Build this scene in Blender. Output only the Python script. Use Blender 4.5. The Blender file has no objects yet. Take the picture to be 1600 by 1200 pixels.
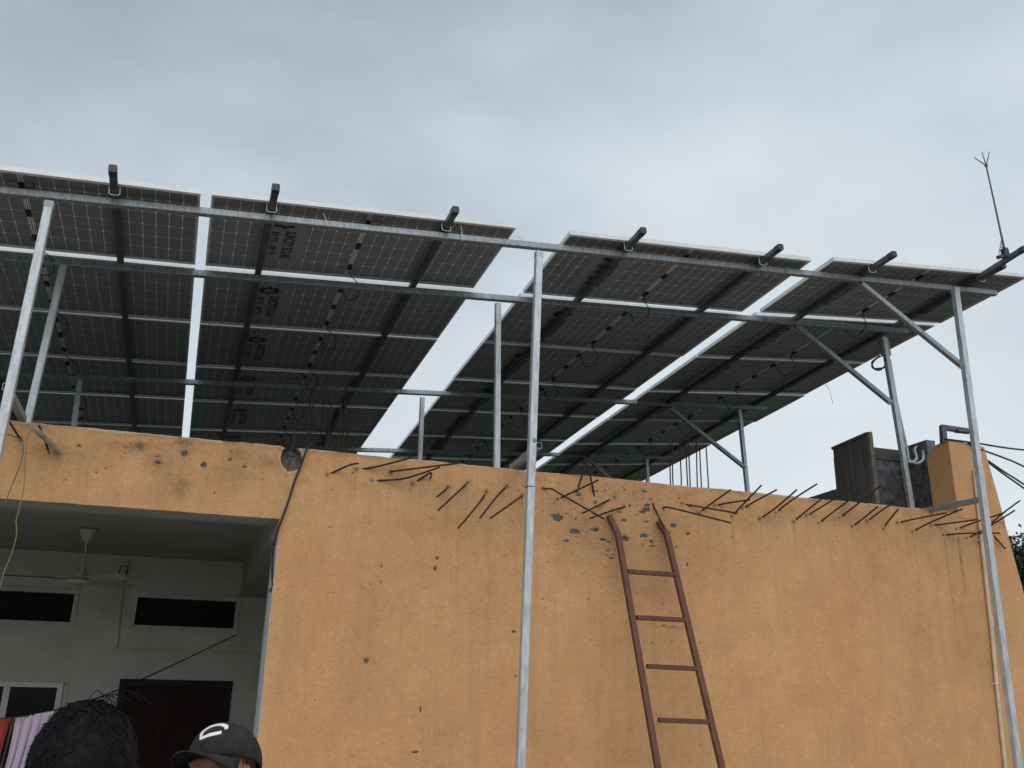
import bpy, bmesh, math, random
import numpy as np
from mathutils import Vector, Matrix, Euler
random.seed(7); rng = np.random.default_rng(11)
C = bpy.context.scene.collection
R_ = math.radians
# ------------------------------------------------------------------ camera, sky, sun, exposure
CZ = 1.95
RC = [[0.94657075, -0.32194222, 0.01889529], [0.11946416, 0.29561888, -0.94780683], [0.29955323, 0.89942353, 0.31828474]]
FPX = 1451.35
_r = Matrix(RC).transposed()                 # camera (x right, y down, z forward) to world
cam = bpy.data.cameras.new('camera'); cam.sensor_width = 36; cam.lens = FPX/1600*36
cam.clip_start = 0.05; cam.clip_end = 4000
cam_o = bpy.data.objects.new('camera', cam); C.objects.link(cam_o)
cx_, cy_, cz_ = _r.col[0].copy(), -_r.col[1].copy(), -_r.col[2].copy()
cam_o.matrix_world = Matrix(((cx_[0], cy_[0], cz_[0], 0), (cx_[1], cy_[1], cz_[1], 0), (cx_[2], cy_[2], cz_[2], CZ), (0, 0, 0, 1)))
bpy.context.scene.camera = cam_o
def P(px, py, Y):
    """point of the vertical plane at depth Y seen at pixel (px, py) of the 1600x1200 photograph"""
    d = _r @ Vector((px-800, py-600, FPX)); d *= Y/d[1]
    return Vector((d[0], d[1], d[2]+CZ))
sc = bpy.context.scene
sc.view_settings.view_transform = 'Standard'; sc.view_settings.look = 'None'
sc.view_settings.gamma = 1; sc.view_settings.use_curve_mapping = False
sc.view_settings.exposure = 0.0
SUN_EL, SUN_AZ = R_(56), R_(200)             # sun high behind the viewer, veiled by cloud
w = bpy.data.worlds.new('World'); sc.world = w; w.use_nodes = True
nt = w.node_tree; N = nt.nodes; N.clear(); L = nt.links
def nn(t, **k):
    n = N.new(t)
    for a, b in k.items(): setattr(n, a, b)
    return n
out = nn('ShaderNodeOutputWorld'); bg = nn('ShaderNodeBackground'); L.new(bg.outputs[0], out.inputs[0])
sky = nn('ShaderNodeTexSky', sky_type='NISHITA', sun_disc=False, sun_elevation=SUN_EL, sun_rotation=SUN_AZ)
tc = nn('ShaderNodeTexCoord'); sep = nn('ShaderNodeSeparateXYZ'); L.new(tc.outputs['Generated'], sep.inputs[0])
def wm(op, a, b=None, c=None, clamp=False):
    n = nn('ShaderNodeMath', operation=op, use_clamp=clamp)
    for i, v in enumerate((a, b, c)):
        if v is None: continue
        if isinstance(v, (int, float)): n.inputs[i].default_value = v
        else: L.new(v, n.inputs[i])
    return n.outputs[0]
X_, Y_, Z_ = sep.outputs
mp = nn('ShaderNodeMapping'); mp.inputs['Scale'].default_value = (1.0, 1.0, 1.9); L.new(tc.outputs['Generated'], mp.inputs[0])
n1 = nn('ShaderNodeTexNoise'); n1.inputs['Scale'].default_value = 1.7; n1.inputs['Detail'].default_value = 7; n1.inputs['Roughness'].default_value = .48; n1.inputs['Distortion'].default_value = .35; L.new(mp.outputs[0], n1.inputs['Vector'])
n2 = nn('ShaderNodeTexNoise'); n2.inputs['Scale'].default_value = 5.5; n2.inputs['Detail'].default_value = 6; n2.inputs['Roughness'].default_value = .5; L.new(mp.outputs[0], n2.inputs['Vector'])
# brightness of the overcast: paler to the low right, slate towards the upper left
g = wm('MULTIPLY_ADD', Z_, -.78, 1.15)
g = wm('ADD', g, wm('MULTIPLY', X_, 0.42))
g = wm('ADD', g, wm('MULTIPLY', wm('SUBTRACT', n1.outputs[0], .5), 1.25))
g = wm('ADD', g, wm('MULTIPLY', wm('SUBTRACT', n2.outputs[0], .5), .32))
# the part of the sky behind the viewer, round the veiled sun, is brighter
g = wm('ADD', g, wm('MULTIPLY', wm('MAXIMUM', wm('SUBTRACT', wm('MULTIPLY', Y_, -1), -.15), 0), 1.0))
ramp = nn('ShaderNodeValToRGB'); L.new(wm('MULTIPLY', g, .5, clamp=True), ramp.inputs[0])
e = ramp.color_ramp.elements
e[0].position = .12; e[0].color = (.205, .265, .325, 1)
e[1].position = .52; e[1].color = (.625, .705, .775, 1)
m_ = e.new(.30); m_.color = (.375, .455, .530, 1)
m2 = e.new(.95); m2.color = (.95, 1.0, 1.03, 1)
mixw = nn('ShaderNodeMixRGB'); mixw.inputs[0].default_value = .97
sc_ = nn('ShaderNodeMixRGB', blend_type='MULTIPLY'); sc_.inputs[0].default_value = 1; sc_.inputs[2].default_value = (.08, .08, .08, 1)
L.new(sky.outputs[0], sc_.inputs[1]); L.new(sc_.outputs[0], mixw.inputs[1]); L.new(ramp.outputs[0], mixw.inputs[2])
L.new(mixw.outputs[0], bg.inputs[0]); bg.inputs[1].default_value = 1.0
sl = bpy.data.lights.new('sun', 'SUN'); sl.energy = 1.25; sl.angle = R_(60); sl.color = (1, .95, .88)
so = bpy.data.objects.new('sun', sl); C.objects.link(so)
# light comes from azimuth SUN_AZ (measured from +Y towards +X)
sd = Vector((math.sin(SUN_AZ)*math.cos(SUN_EL), math.cos(SUN_AZ)*math.cos(SUN_EL), math.sin(SUN_EL)))
so.rotation_euler = sd.to_track_quat('Z', 'Y').to_euler(); so.location = sd*30

# ------------------------------------------------------------------ materials
def mat(name, col, rough=.6, metal=0, spec=.5, var=0, vscale=6, bump=0, bscale=60, col2=None, stretch=None, coat=0):
    m = bpy.data.materials.new(name); m.use_nodes = True
    t = m.node_tree; b = t.nodes['Principled BSDF']
    b.inputs['Base Color'].default_value = (*col, 1); b.inputs['Roughness'].default_value = rough
    b.inputs['Metallic'].default_value = metal; b.inputs['Specular IOR Level'].default_value = spec
    if var or col2:
        tcn = t.nodes.new('ShaderNodeTexCoord'); n = t.nodes.new('ShaderNodeTexNoise')
        n.inputs['Scale'].default_value = vscale; n.inputs['Detail'].default_value = 6; n.inputs['Roughness'].default_value = .62
        src = tcn.outputs['Object']
        if stretch:
            mpn = t.nodes.new('ShaderNodeMapping'); mpn.inputs['Scale'].default_value = stretch; t.links.new(src, mpn.inputs[0]); src = mpn.outputs[0]
        t.links.new(src, n.inputs['Vector'])
        r = t.nodes.new('ShaderNodeValToRGB'); t.links.new(n.outputs[0], r.inputs[0])
        c2 = col2 or tuple(min(1, c*(1+var)) for c in col); c1 = col if col2 else tuple(c*(1-var) for c in col)
        r.color_ramp.elements[0].position = .34; r.color_ramp.elements[0].color = (*c1, 1)
        r.color_ramp.elements[1].position = .66; r.color_ramp.elements[1].color = (*c2, 1)
        t.links.new(r.outputs[0], b.inputs['Base Color'])
        rr = t.nodes.new('ShaderNodeMath'); rr.operation = 'MULTIPLY_ADD'; rr.inputs[1].default_value = .3; rr.inputs[2].default_value = rough-.15
        t.links.new(n.outputs[0], rr.inputs[0]); t.links.new(rr.outputs[0], b.inputs['Roughness'])
    if bump:
        tcn = t.nodes.new('ShaderNodeTexCoord'); n = t.nodes.new('ShaderNodeTexNoise'); n.inputs['Scale'].default_value = bscale; n.inputs['Detail'].default_value = 4
        t.links.new(tcn.outputs['Object'], n.inputs['Vector'])
        bp = t.nodes.new('ShaderNodeBump'); bp.inputs['Strength'].default_value = bump; bp.inputs['Distance'].default_value = .01
        t.links.new(n.outputs[0], bp.inputs['Height']); t.links.new(bp.outputs[0], b.inputs['Normal'])
    return m
M = {}
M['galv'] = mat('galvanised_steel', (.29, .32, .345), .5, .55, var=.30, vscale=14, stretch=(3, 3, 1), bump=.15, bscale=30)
def yardmat():  # far ground darkened so less light bounces under the rear rows
    m = M['earth']; t = m.node_tree; b = t.nodes['Principled BSDF']; K = t.nodes; Q = t.links
    src = b.inputs['Base Color'].links[0].from_socket; g_ = K.new('ShaderNodeNewGeometry'); ln = K.new('ShaderNodeVectorMath'); ln.operation = 'LENGTH'
    sb = K.new('ShaderNodeVectorMath'); sb.operation = 'SUBTRACT'; sb.inputs[1].default_value = (1, 0, 0); Q.new(g_.outputs['Position'], sb.inputs[0]); Q.new(sb.outputs[0], ln.inputs[0])
    mr_ = K.new('ShaderNodeMapRange'); mr_.inputs[1].default_value = 11; mr_.inputs[2].default_value = 14; Q.new(ln.outputs['Value'], mr_.inputs[0])
    mx = K.new('ShaderNodeMixRGB'); mx.inputs[2].default_value = (.055, .062, .032, 1); Q.new(mr_.outputs[0], mx.inputs[0]); Q.new(src, mx.inputs[1]); Q.new(mx.outputs[0], b.inputs['Base Color'])
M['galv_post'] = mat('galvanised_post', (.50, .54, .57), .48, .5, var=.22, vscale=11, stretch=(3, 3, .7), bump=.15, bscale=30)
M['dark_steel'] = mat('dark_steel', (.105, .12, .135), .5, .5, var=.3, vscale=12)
M['cap'] = mat('black_plastic_cap', (.035, .04, .047), .5)
M['alu'] = mat('anodised_aluminium', (.70, .73, .755), .40, .10, var=.08, vscale=5)
M['alu_dull'] = mat('zinc_spray', (.50, .53, .54), .6, .3, var=.25, vscale=30)
M['black_plastic'] = mat('black_plastic', (.012, .012, .013), .45)
M['cable'] = mat('black_cable', (.012, .012, .014), .5)
M['strip'] = mat('busbar_strip', (.85, .86, .84), .45, .1, var=.2, vscale=40)
M['rust'] = mat('rusted_rebar', (.026, .017, .014), .85, .1, col2=(.052, .029, .021), vscale=25)
M['rustpaint'] = mat('red_oxide_paint', (.088, .027, .014), .62, .0, col2=(.150, .056, .034), vscale=16, bump=.2, bscale=50, stretch=(2, 2, .6))
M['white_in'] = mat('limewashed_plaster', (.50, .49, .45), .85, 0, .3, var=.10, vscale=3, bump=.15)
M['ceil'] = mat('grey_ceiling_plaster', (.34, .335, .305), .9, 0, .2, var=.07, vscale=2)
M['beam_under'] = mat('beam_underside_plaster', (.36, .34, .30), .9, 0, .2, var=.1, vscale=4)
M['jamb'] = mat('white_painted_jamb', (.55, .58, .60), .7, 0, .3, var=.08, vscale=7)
M['trim'] = mat('cream_trim', (.50, .48, .42), .8, var=.1)
M['pane'] = mat('dark_glass', (.012, .013, .013), .12, 0, .12)
M['void'] = mat('opening_darkness', (.008, .008, .009), .9)  # black stands for the unlit depth behind the transoms
M['doorw'] = mat('dark_polished_wood', (.014, .007, .005), .65, 0, .15, col2=(.034, .015, .011), vscale=3, stretch=(9, 9, .5))
M['doorf'] = mat('dark_painted_frame', (.030, .022, .027), .75, 0, .2, var=.2)
M['fan'] = mat('cream_fan_enamel', (.42, .40, .31), .45, var=.08)
M['winf'] = mat('white_window_frame', (.66, .66, .64), .5)
M['cement'] = mat('rough_grey_cement', (.10, .105, .12), .95, 0, .2, col2=(.27, .275, .29), vscale=13, bump=1.0, bscale=22)
M['cement_light'] = mat('smooth_grey_cement', (.14, .135, .125), .9, 0, .2, var=.2, vscale=8, bump=.2)
M['roof'] = mat('roof_concrete', (.13, .13, .125), .95, 0, .2, var=.2, vscale=3, bump=.3)
M['board'] = mat('weathered_board', (.085, .078, .080), .85, 0, .2, col2=(.21, .19, .18), vscale=4, stretch=(1, 16, .5), bump=.3)
M['boardedge'] = mat('board_edge', (.16, .135, .11), .85, var=.25, vscale=12)
M['pvc'] = mat('cream_pvc', (.60, .50, .36), .5, var=.12, vscale=8)
M['conduit'] = mat('grey_pvc_conduit', (.50, .54, .57), .45, var=.06)
M['yellow_wire'] = mat('yellow_wire', (.25, .195, .085), .6)
M['grey_wire'] = mat('grey_wire', (.12, .12, .10), .6)
M['stub'] = mat('dirty_pipe', (.30, .24, .19), .7, var=.25, vscale=20)
M['earth'] = mat('pale_bounce_ground', (.36, .345, .32), .95, 0, .2, var=.25, vscale=.8, bump=.4, bscale=6)  # unseen ground, made pale to bounce light up under the panels
yardmat()
M['bark'] = mat('bark', (.09, .07, .05), .9, var=.3, vscale=8)
M['red_cloth'] = mat('red_cloth', (.30, .045, .022), .85, var=.12, vscale=9, stretch=(6, 6, .5))
M['lilac_cloth'] = mat('lilac_cloth', (.46, .38, .48), .85, var=.07, vscale=9, stretch=(6, 6, .5))
M['dark_cloth'] = mat('brown_trim_cloth', (.07, .045, .03), .9)
M['skin'] = mat('skin', (.30, .15, .095), .55, 0, .35, var=.06, vscale=30)
M['hair'] = mat('black_hair', (.006, .006, .007), .55, 0, .12)
M['capc'] = mat('charcoal_cotton', (.026, .026, .025), .9, 0, .2, var=.35, vscale=26, bump=.2, bscale=300)
M['capunder'] = mat('dark_brim_underside', (.010, .010, .011), .9, 0, .2)  # darker tone for the lower face of the brim
M['logo_white'] = mat('white_embroidery', (.78, .78, .80), .8)
M['shirt'] = mat('blue_grey_shirt', (.10, .12, .16), .9, var=.1)
M['shirt2'] = mat('maroon_shirt', (.12, .03, .03), .9, var=.1)
M['trouser'] = mat('dark_trousers', (.03, .03, .035), .9, var=.1)
M['shoe'] = mat('brown_sandal', (.06, .035, .02), .7)
M['eye'] = mat('eye_white', (.6, .58, .55), .3)
M['iris'] = mat('brown_iris', (.02, .012, .008), .3)
M['decal'] = mat('decal_film', (.26, .25, .27), .35, 0, .5)
M['ink'] = mat('navy_ink', (.008, .010, .022), .5)
M['ink_orange'] = mat('orange_ink', (.36, .13, .07), .5)

def leafmat():
    m = bpy.data.materials.new('leaves'); m.use_nodes = True; t = m.node_tree; b = t.nodes['Principled BSDF']
    n = t.nodes.new('ShaderNodeTexNoise'); n.inputs['Scale'].default_value = 1.6; tcn = t.nodes.new('ShaderNodeTexCoord'); t.links.new(tcn.outputs['Object'], n.inputs['Vector'])
    r = t.nodes.new('ShaderNodeValToRGB'); t.links.new(n.outputs[0], r.inputs[0])
    r.color_ramp.elements[0].color = (.012, .028, .012, 1); r.color_ramp.elements[0].position = .35
    r.color_ramp.elements[1].color = (.035, .062, .024, 1); r.color_ramp.elements[1].position = .65
    t.links.new(r.outputs[0], b.inputs['Base Color']); b.inputs['Roughness'].default_value = .55
    return m
M['leaf'] = leafmat()

def cellmat():
    """back of a double-glass panel: dark half-cut cells, thin pale gaps, bright diamonds where four cells meet"""
    m = bpy.data.materials.new('panel_cells'); m.use_nodes = True; t = m.node_tree; b = t.nodes['Principled BSDF']
    K = t.nodes; Q = t.links
    def mm(op, a, b_=None, clamp=False):
        n = K.new('ShaderNodeMath'); n.operation = op; n.use_clamp = clamp
        for i, v in enumerate((a, b_)):
            if v is None: continue
            if isinstance(v, (int, float)): n.inputs[i].default_value = v
            else: Q.new(v, n.inputs[i])
        return n.outputs[0]
    tcn = K.new('ShaderNodeTexCoord'); s = K.new('ShaderNodeSeparateXYZ'); Q.new(tcn.outputs['Object'], s.inputs[0])
    u = mm('SUBTRACT', mm('ABSOLUTE', mm('SUBTRACT', s.outputs[0], 1.139)), .018)      # from centre gap outwards
    cu, cv = .0918, .1835
    du = mm('MULTIPLY', mm('ABSOLUTE', mm('SUBTRACT', mm('FRACT', mm('ADD', mm('DIVIDE', u, cu), .5)), .5)), cu)
    v = mm('SUBTRACT', s.outputs[1], .0165)
    dv = mm('MULTIPLY', mm('ABSOLUTE', mm('SUBTRACT', mm('FRACT', mm('ADD', mm('DIVIDE', v, cv), .5)), .5)), cv)
    # du,dv are distances from the nearest cell border
    lu = mm('LESS_THAN', du, .0026); lv = mm('LESS_THAN', dv, .0020)
    dia = mm('LESS_THAN', mm('ADD', du, dv), .0095)
    line = mm('MAXIMUM', lu, lv)
    inside = mm('MULTIPLY', mm('GREATER_THAN', u, -.002), mm('LESS_THAN', u, 12*cu+.003))
    inside = mm('MULTIPLY', inside, mm('MULTIPLY', mm('GREATER_THAN', v, -.003), mm('LESS_THAN', v, 6*cv+.003)))
    nz = K.new('ShaderNodeTexNoise'); nz.inputs['Scale'].default_value = 2.2; nz.inputs['Detail'].default_value = 5; Q.new(tcn.outputs['Object'], nz.inputs['Vector'])
    oi = K.new('ShaderNodeObjectInfo')
    base = K.new('ShaderNodeMixRGB'); base.inputs[1].default_value = (.185, .195, .212, 1); base.inputs[2].default_value = (.240, .250, .268, 1); Q.new(nz.outputs[0], base.inputs[0])
    rnd = K.new('ShaderNodeMixRGB'); rnd.blend_type = 'MULTIPLY'; rnd.inputs[0].default_value = 1
    rv = mm('ADD', mm('MULTIPLY', oi.outputs['Random'], .22), .89); Q.new(rv, rnd.inputs[2]); Q.new(base.outputs[0], rnd.inputs[1])
    # grey-blue dust specks
    a = K.new('ShaderNodeMixRGB'); a.inputs[2].default_value = (.56, .58, .60, 1); Q.new(rnd.outputs[0], a.inputs[1]); Q.new(mm('MULTIPLY', line, inside), a.inputs[0])
    c = K.new('ShaderNodeMixRGB'); c.inputs[2].default_value = (.95, .97, .98, 1); Q.new(a.outputs[0], c.inputs[1]); Q.new(mm('MULTIPLY', dia, inside), c.inputs[0])
    Q.new(c.outputs[0], b.inputs['Base Color']); b.inputs['Roughness'].default_value = .34; b.inputs['Specular IOR Level'].default_value = .4
    return m
M['cells'] = cellmat()

def wallmat():
    m = bpy.data.materials.new('orange_wall_paint'); m.use_nodes = True; t = m.node_tree; b = t.nodes['Principled BSDF']; K = t.nodes; Q = t.links
    tcn = K.new('ShaderNodeTexCoord')
    def noise(scale, detail=6, rough=.6, stretch=None, dist=0):
        n = K.new('ShaderNodeTexNoise'); n.inputs['Scale'].default_value = scale; n.inputs['Detail'].default_value = detail; n.inputs['Roughness'].default_value = rough; n.inputs['Distortion'].default_value = dist
        if stretch:
            mpn = K.new('ShaderNodeMapping'); mpn.inputs['Scale'].default_value = stretch; Q.new(tcn.outputs['Object'], mpn.inputs[0]); Q.new(mpn.outputs[0], n.inputs['Vector'])
        else: Q.new(tcn.outputs['Object'], n.inputs['Vector'])
        return n.outputs[0]
    def mr(v, a, b_, c=0, d=1):
        n = K.new('ShaderNodeMapRange'); n.inputs[1].default_value = a; n.inputs[2].default_value = b_; n.inputs[3].default_value = c; n.inputs[4].default_value = d; Q.new(v, n.inputs[0]); return n.outputs[0]
    def mix(f, a, b_, mode='MIX'):
        n = K.new('ShaderNodeMixRGB'); n.blend_type = mode
        for i, v in ((0, f), (1, a), (2, b_)):
            if isinstance(v, (int, float)): n.inputs[i].default_value = v
            elif isinstance(v, tuple): n.inputs[i].default_value = (*v, 1)
            else: Q.new(v, n.inputs[i])
        return n.outputs[0]
    big = noise(.9, 4, .5); mid = noise(5, 7, .65); fine = noise(46, 6, .7); vert = noise(3.2, 5, .6, (3.4, 1, .22))
    c = mix(mr(big, .35, .65), (.675, .384, .188), (.632, .342, .165))
    c = mix(mr(mid, .3, .7), c, mix(1, c, (.84, .82, .78), 'MULTIPLY'))
    c = mix(mr(vert, .50, .74, 0, .42), c, (.43, .235, .118))
    c = mix(mr(fine, .28, .45, .75, 0), c, (.36, .19, .095))
    c = mix(mr(noise(9, 7, .72, (2.6, 1, .5)), .50, .70, 0, .34), c, (.50, .285, .145))
    c = mix(mr(noise(23, 6, .72), .56, .70, 0, .30), c, (.70, .44, .245))
    c = mix(mr(noise(110, 4, .7, (1, 1, 1.6)), .60, .74, 0, .35), c, (.33, .18, .09))
    c = mix(mr(noise(1.3, 5, .6), .52, .72, 0, .30), c, (.600, .345, .165))
    c = mix(mr(fine, .60, .74, 0, .20), c, (.66, .40, .205))
    at = K.new('ShaderNodeAttribute'); at.attribute_name = 'wear'; s = K.new('ShaderNodeSeparateColor'); Q.new(at.outputs['Color'], s.inputs[0])
    chip, dirt, pale = s.outputs
    def mth(op, a, b_):
        n = K.new('ShaderNodeMath'); n.operation = op; n.use_clamp = True
        for i, v in enumerate((a, b_)):
            if isinstance(v, (int, float)): n.inputs[i].default_value = v
            else: Q.new(v, n.inputs[i])
        return n.outputs[0]
    dd = mth('MULTIPLY', dirt, mr(noise(34, 7, .75), .30, .62, .25, 1.25))
    c = mix(dd, c, (.105, .085, .062))
    c = mix(mth('MULTIPLY', pale, .8), c, (.56, .53, .46))
    cc = mix(mr(noise(38, 5, .7), .35, .65), (.060, .052, .044), (.165, .148, .125))  # bare plaster inside chips, darkened to include their edge shadow
    ce = K.new('ShaderNodeMath'); ce.operation = 'MULTIPLY_ADD'; ce.inputs[1].default_value = .75; ce.inputs[2].default_value = -.375; Q.new(noise(70, 5, .75), ce.inputs[0])
    c2 = K.new('ShaderNodeMath'); c2.operation = 'ADD'; Q.new(ce.outputs[0], c2.inputs[0]); Q.new(chip, c2.inputs[1])
    rim_shade = mth('MULTIPLY', mr(c2.outputs[0], .30, .42), .55); c = mix(rim_shade, c, (.26, .15, .08))  # painted edge shadow: dark ring round each chip
    c = mix(mr(c2.outputs[0], .46, .54), c, cc)
    Q.new(c, b.inputs['Base Color']); b.inputs['Roughness'].default_value = .85; b.inputs['Specular IOR Level'].default_value = .25
    bp = K.new('ShaderNodeBump'); bp.inputs['Strength'].default_value = .9; bp.inputs['Distance'].default_value = .012
    h = mth('ADD', mth('MULTIPLY', fine, .5), mth('MULTIPLY', mid, .5)); Q.new(h, bp.inputs['Height']); Q.new(bp.outputs[0], b.inputs['Normal'])
    return m
M['wall'] = wallmat()

# ------------------------------------------------------------------ helpers
class MB:
    def __init__(s): s.v = []; s.f = []; s.sm = []
    def add(s, vs, fs, smooth=False):
        o = len(s.v); s.v += [tuple(v) for v in vs]
        s.f += [tuple(i+o for i in f) for f in fs]; s.sm += [smooth]*len(fs); return s
    def box(s, a, b):
        x0, y0, z0 = a; x1, y1, z1 = b
        v = [(x, y, z) for x in (x0, x1) for y in (y0, y1) for z in (z0, z1)]
        return s.add(v, [(0, 1, 3, 2), (4, 6, 7, 5), (0, 4, 5, 1), (2, 3, 7, 6), (0, 2, 6, 4), (1, 5, 7, 3)])
    def hexa(s, v8):      # 4 bottom ccw, 4 top ccw
        return s.add(v8, [(3, 2, 1, 0), (4, 5, 6, 7), (0, 1, 5, 4), (1, 2, 6, 5), (2, 3, 7, 6), (3, 0, 4, 7)])
    def beam(s, a, b, w_, h_, up=(0, 0, 1), ch=.004, hollow=False):
        a = Vector(a); b = Vector(b); d = (b-a).normalized(); up = Vector(up)
        sd_ = d.cross(up).normalized(); u2 = sd_.cross(d).normalized()
        w2, h2 = w_/2, h_/2
        pr = [(w2-ch, h2), (w2, h2-ch), (w2, -h2+ch), (w2-ch, -h2), (-w2+ch, -h2), (-w2, -h2+ch), (-w2, h2-ch), (-w2+ch, h2)]
        vs = [p + sd_*x + u2*y for p in (a, b) for x, y in pr]
        n = 8; fs = [(i, i+n, (i+1) % n+n, (i+1) % n) for i in range(n)]
        if hollow:
            t_ = .004; q = [(x*(w2-t_)/w2, y*(h2-t_)/h2) for x, y in pr]
            for k, (p, dd) in enumerate(((a, .06), (b, -.06))):
                o = len(vs); vs += [p+sd_*x+u2*y for x, y in q] + [p+d*dd+sd_*x+u2*y for x, y in q]
                for i in range(n):
                    j = (i+1) % n
                    r = (i+k*n, j+k*n, o+j, o+i); fs.append(r if k == 0 else r[::-1])
                    r = (o+i, o+j, o+n+j, o+n+i); fs.append(r if k == 0 else r[::-1])
                fs.append(tuple(range(o+n, o+2*n)))
        else: fs += [tuple(range(n)), tuple(range(2*n-1, n-1, -1))]
        return s.add(vs, fs)
    def tube(s, pts, r, n=8, caps=True, radii=None):
        pts = [Vector(p) for p in pts]; m_ = len(pts); vs = []
        t0 = (pts[1]-pts[0]).normalized(); ref = Vector((0, 0, 1)) if abs(t0.z) < .9 else Vector((1, 0, 0))
        u = t0.cross(ref).normalized()
        for i, p in enumerate(pts):
            t_ = (pts[min(i+1, m_-1)]-pts[max(i-1, 0)]).normalized()
            u = (u-t_*u.dot(t_)).normalized(); v = t_.cross(u)
            rr = radii[i] if radii else r
            for k in range(n):
                a = 2*math.pi*k/n; vs.append(p+(u*math.cos(a)+v*math.sin(a))*rr)
        fs = [(i*n+k, i*n+(k+1) % n, (i+1)*n+(k+1) % n, (i+1)*n+k) for i in range(m_-1) for k in range(n)]
        s.add(vs, fs, True)
        if caps: s.add([vs[k] for k in range(n)][::-1]+[vs[(m_-1)*n+k] for k in range(n)], [tuple(range(n)), tuple(range(n, 2*n))])
        return s
    def lathe(s, c, prof, n=24, axis=(0, 0, 1), caps=True):
        c = Vector(c); q = Vector((0, 0, 1)).rotation_difference(Vector(axis).normalized()); vs = []
        for r, z in prof:
            for k in range(n):
                a = 2*math.pi*k/n; vs.append(c+q@Vector((r*math.cos(a), r*math.sin(a), z)))
        m_ = len(prof); fs = [(i*n+k, i*n+(k+1) % n, (i+1)*n+(k+1) % n, (i+1)*n+k) for i in range(m_-1) for k in range(n)]
        s.add(vs, fs, True)
        if caps: s.add(vs[:n][::-1]+vs[-n:], [tuple(range(n)), tuple(range(n, 2*n))])
        return s
    def ellip(s, c, r, n=16, m_=10, rot=None):
        vs = []; rot = rot or Matrix.Identity(3); c = Vector(c)
        for i in range(1, m_):
            th = math.pi*i/m_
            for k in range(n):
                a = 2*math.pi*k/n; vs.append(c+rot@Vector((r[0]*math.sin(th)*math.cos(a), r[1]*math.sin(th)*math.sin(a), r[2]*math.cos(th))))
        vs += [c+rot@Vector((0, 0, r[2])), c+rot@Vector((0, 0, -r[2]))]
        fs = [(i*n+k, (i+1)*n+k, (i+1)*n+(k+1) % n, i*n+(k+1) % n) for i in range(m_-2) for k in range(n)]
        T = len(vs)-2; fs += [(T, k, (k+1) % n) for k in range(n)] + [(T+1, (m_-2)*n+(k+1) % n, (m_-2)*n+k) for k in range(n)]
        return s.add(vs, fs, True)
    def build(s, name, material, parent=None, mats=None):
        me = bpy.data.meshes.new(name); me.from_pydata(s.v, [], s.f)
        me.polygons.foreach_set('use_smooth', s.sm)
        bm = bmesh.new(); bm.from_mesh(me); bmesh.ops.recalc_face_normals(bm, faces=bm.faces); bm.to_mesh(me); bm.free()
        me.materials.append(M[material] if isinstance(material, str) else material)
        o = bpy.data.objects.new(name, me); C.objects.link(o)
        if parent: o.parent = parent
        return o
def tag(o, label=None, cat=None, group=None, kind=None):
    if label: o['label'] = label
    if cat: o['category'] = cat
    if group: o['group'] = group
    if kind: o['kind'] = kind
    return o
def empty(name, loc=(0, 0, 0), label=None, cat=None, group=None):
    o = bpy.data.objects.new(name, None); o.location = loc; o.empty_display_size = .1; C.objects.link(o)
    return tag(o, label, cat, group)
def smooth_path(pts, n=6):
    pts = [Vector(p) for p in pts]; q = [pts[0]]+pts+[pts[-1]]; r = []
    for i in range(1, len(q)-2):
        a, b, c, d = q[i-1:i+3]
        for k in range(n):
            t = k/n; r.append(.5*((2*b)+(c-a)*t+(2*a-5*b+4*c-d)*t*t+(-a+3*b-3*c+d)*t**3))
    return r+[pts[-1]]
def vnoise(x, y, seed, octs=4, rough=.55):
    """value noise on numpy arrays, about -1..1"""
    tot = 0; amp = 1; nrm = 0; r = np.random.default_rng(seed)
    for o in range(octs):
        g_ = r.random((64, 64))*2-1
        xi = np.floor(x).astype(int); yi = np.floor(y).astype(int); fx = x-xi; fy = y-yi
        fx = fx*fx*(3-2*fx); fy = fy*fy*(3-2*fy)
        a = g_[yi % 64, xi % 64]; b = g_[yi % 64, (xi+1) % 64]; c = g_[(yi+1) % 64, xi % 64]; d = g_[(yi+1) % 64, (xi+1) % 64]
        tot = tot+amp*((a*(1-fx)+b*fx)*(1-fy)+(c*(1-fx)+d*fx)*fy); nrm += amp; amp *= rough; x = x*2.03+11.3; y = y*2.03+5.7
    return tot/nrm

# ------------------------------------------------------------------ ground
WY = 6.9                                      # the orange front wall stands in the plane y = WY
ROOF = 1.725+CZ                               # its top
def ground():
    xs = np.concatenate([np.linspace(-900, -20, 12), np.linspace(-16, 16, 60), np.linspace(20, 900, 12)])
    ys = np.concatenate([np.linspace(-900, -14, 12), np.linspace(-12, 14, 60), np.linspace(18, 1200, 12)])
    X, Y = np.meshgrid(xs, ys)
    t = np.clip((4.8-Y)/2.2, 0, 1); Z = .22*t*t*(3-2*t)*(np.abs(Y) < 14) + .03*vnoise(X*.7, Y*.7, 3)*((np.abs(X) < 17) & (np.abs(Y) < 14)) - .02
    Z = np.where(Y > 6.5, np.minimum(Z, -.02), Z)
    m = MB(); n = len(xs)
    m.add(list(zip(X.ravel(), Y.ravel(), Z.ravel())), [(j*n+i, j*n+i+1, (j+1)*n+i+1, (j+1)*n+i) for j in range(len(ys)-1) for i in range(n-1)], True)
    tag(m.build('ground', 'earth'), kind='structure')
ground()

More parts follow.
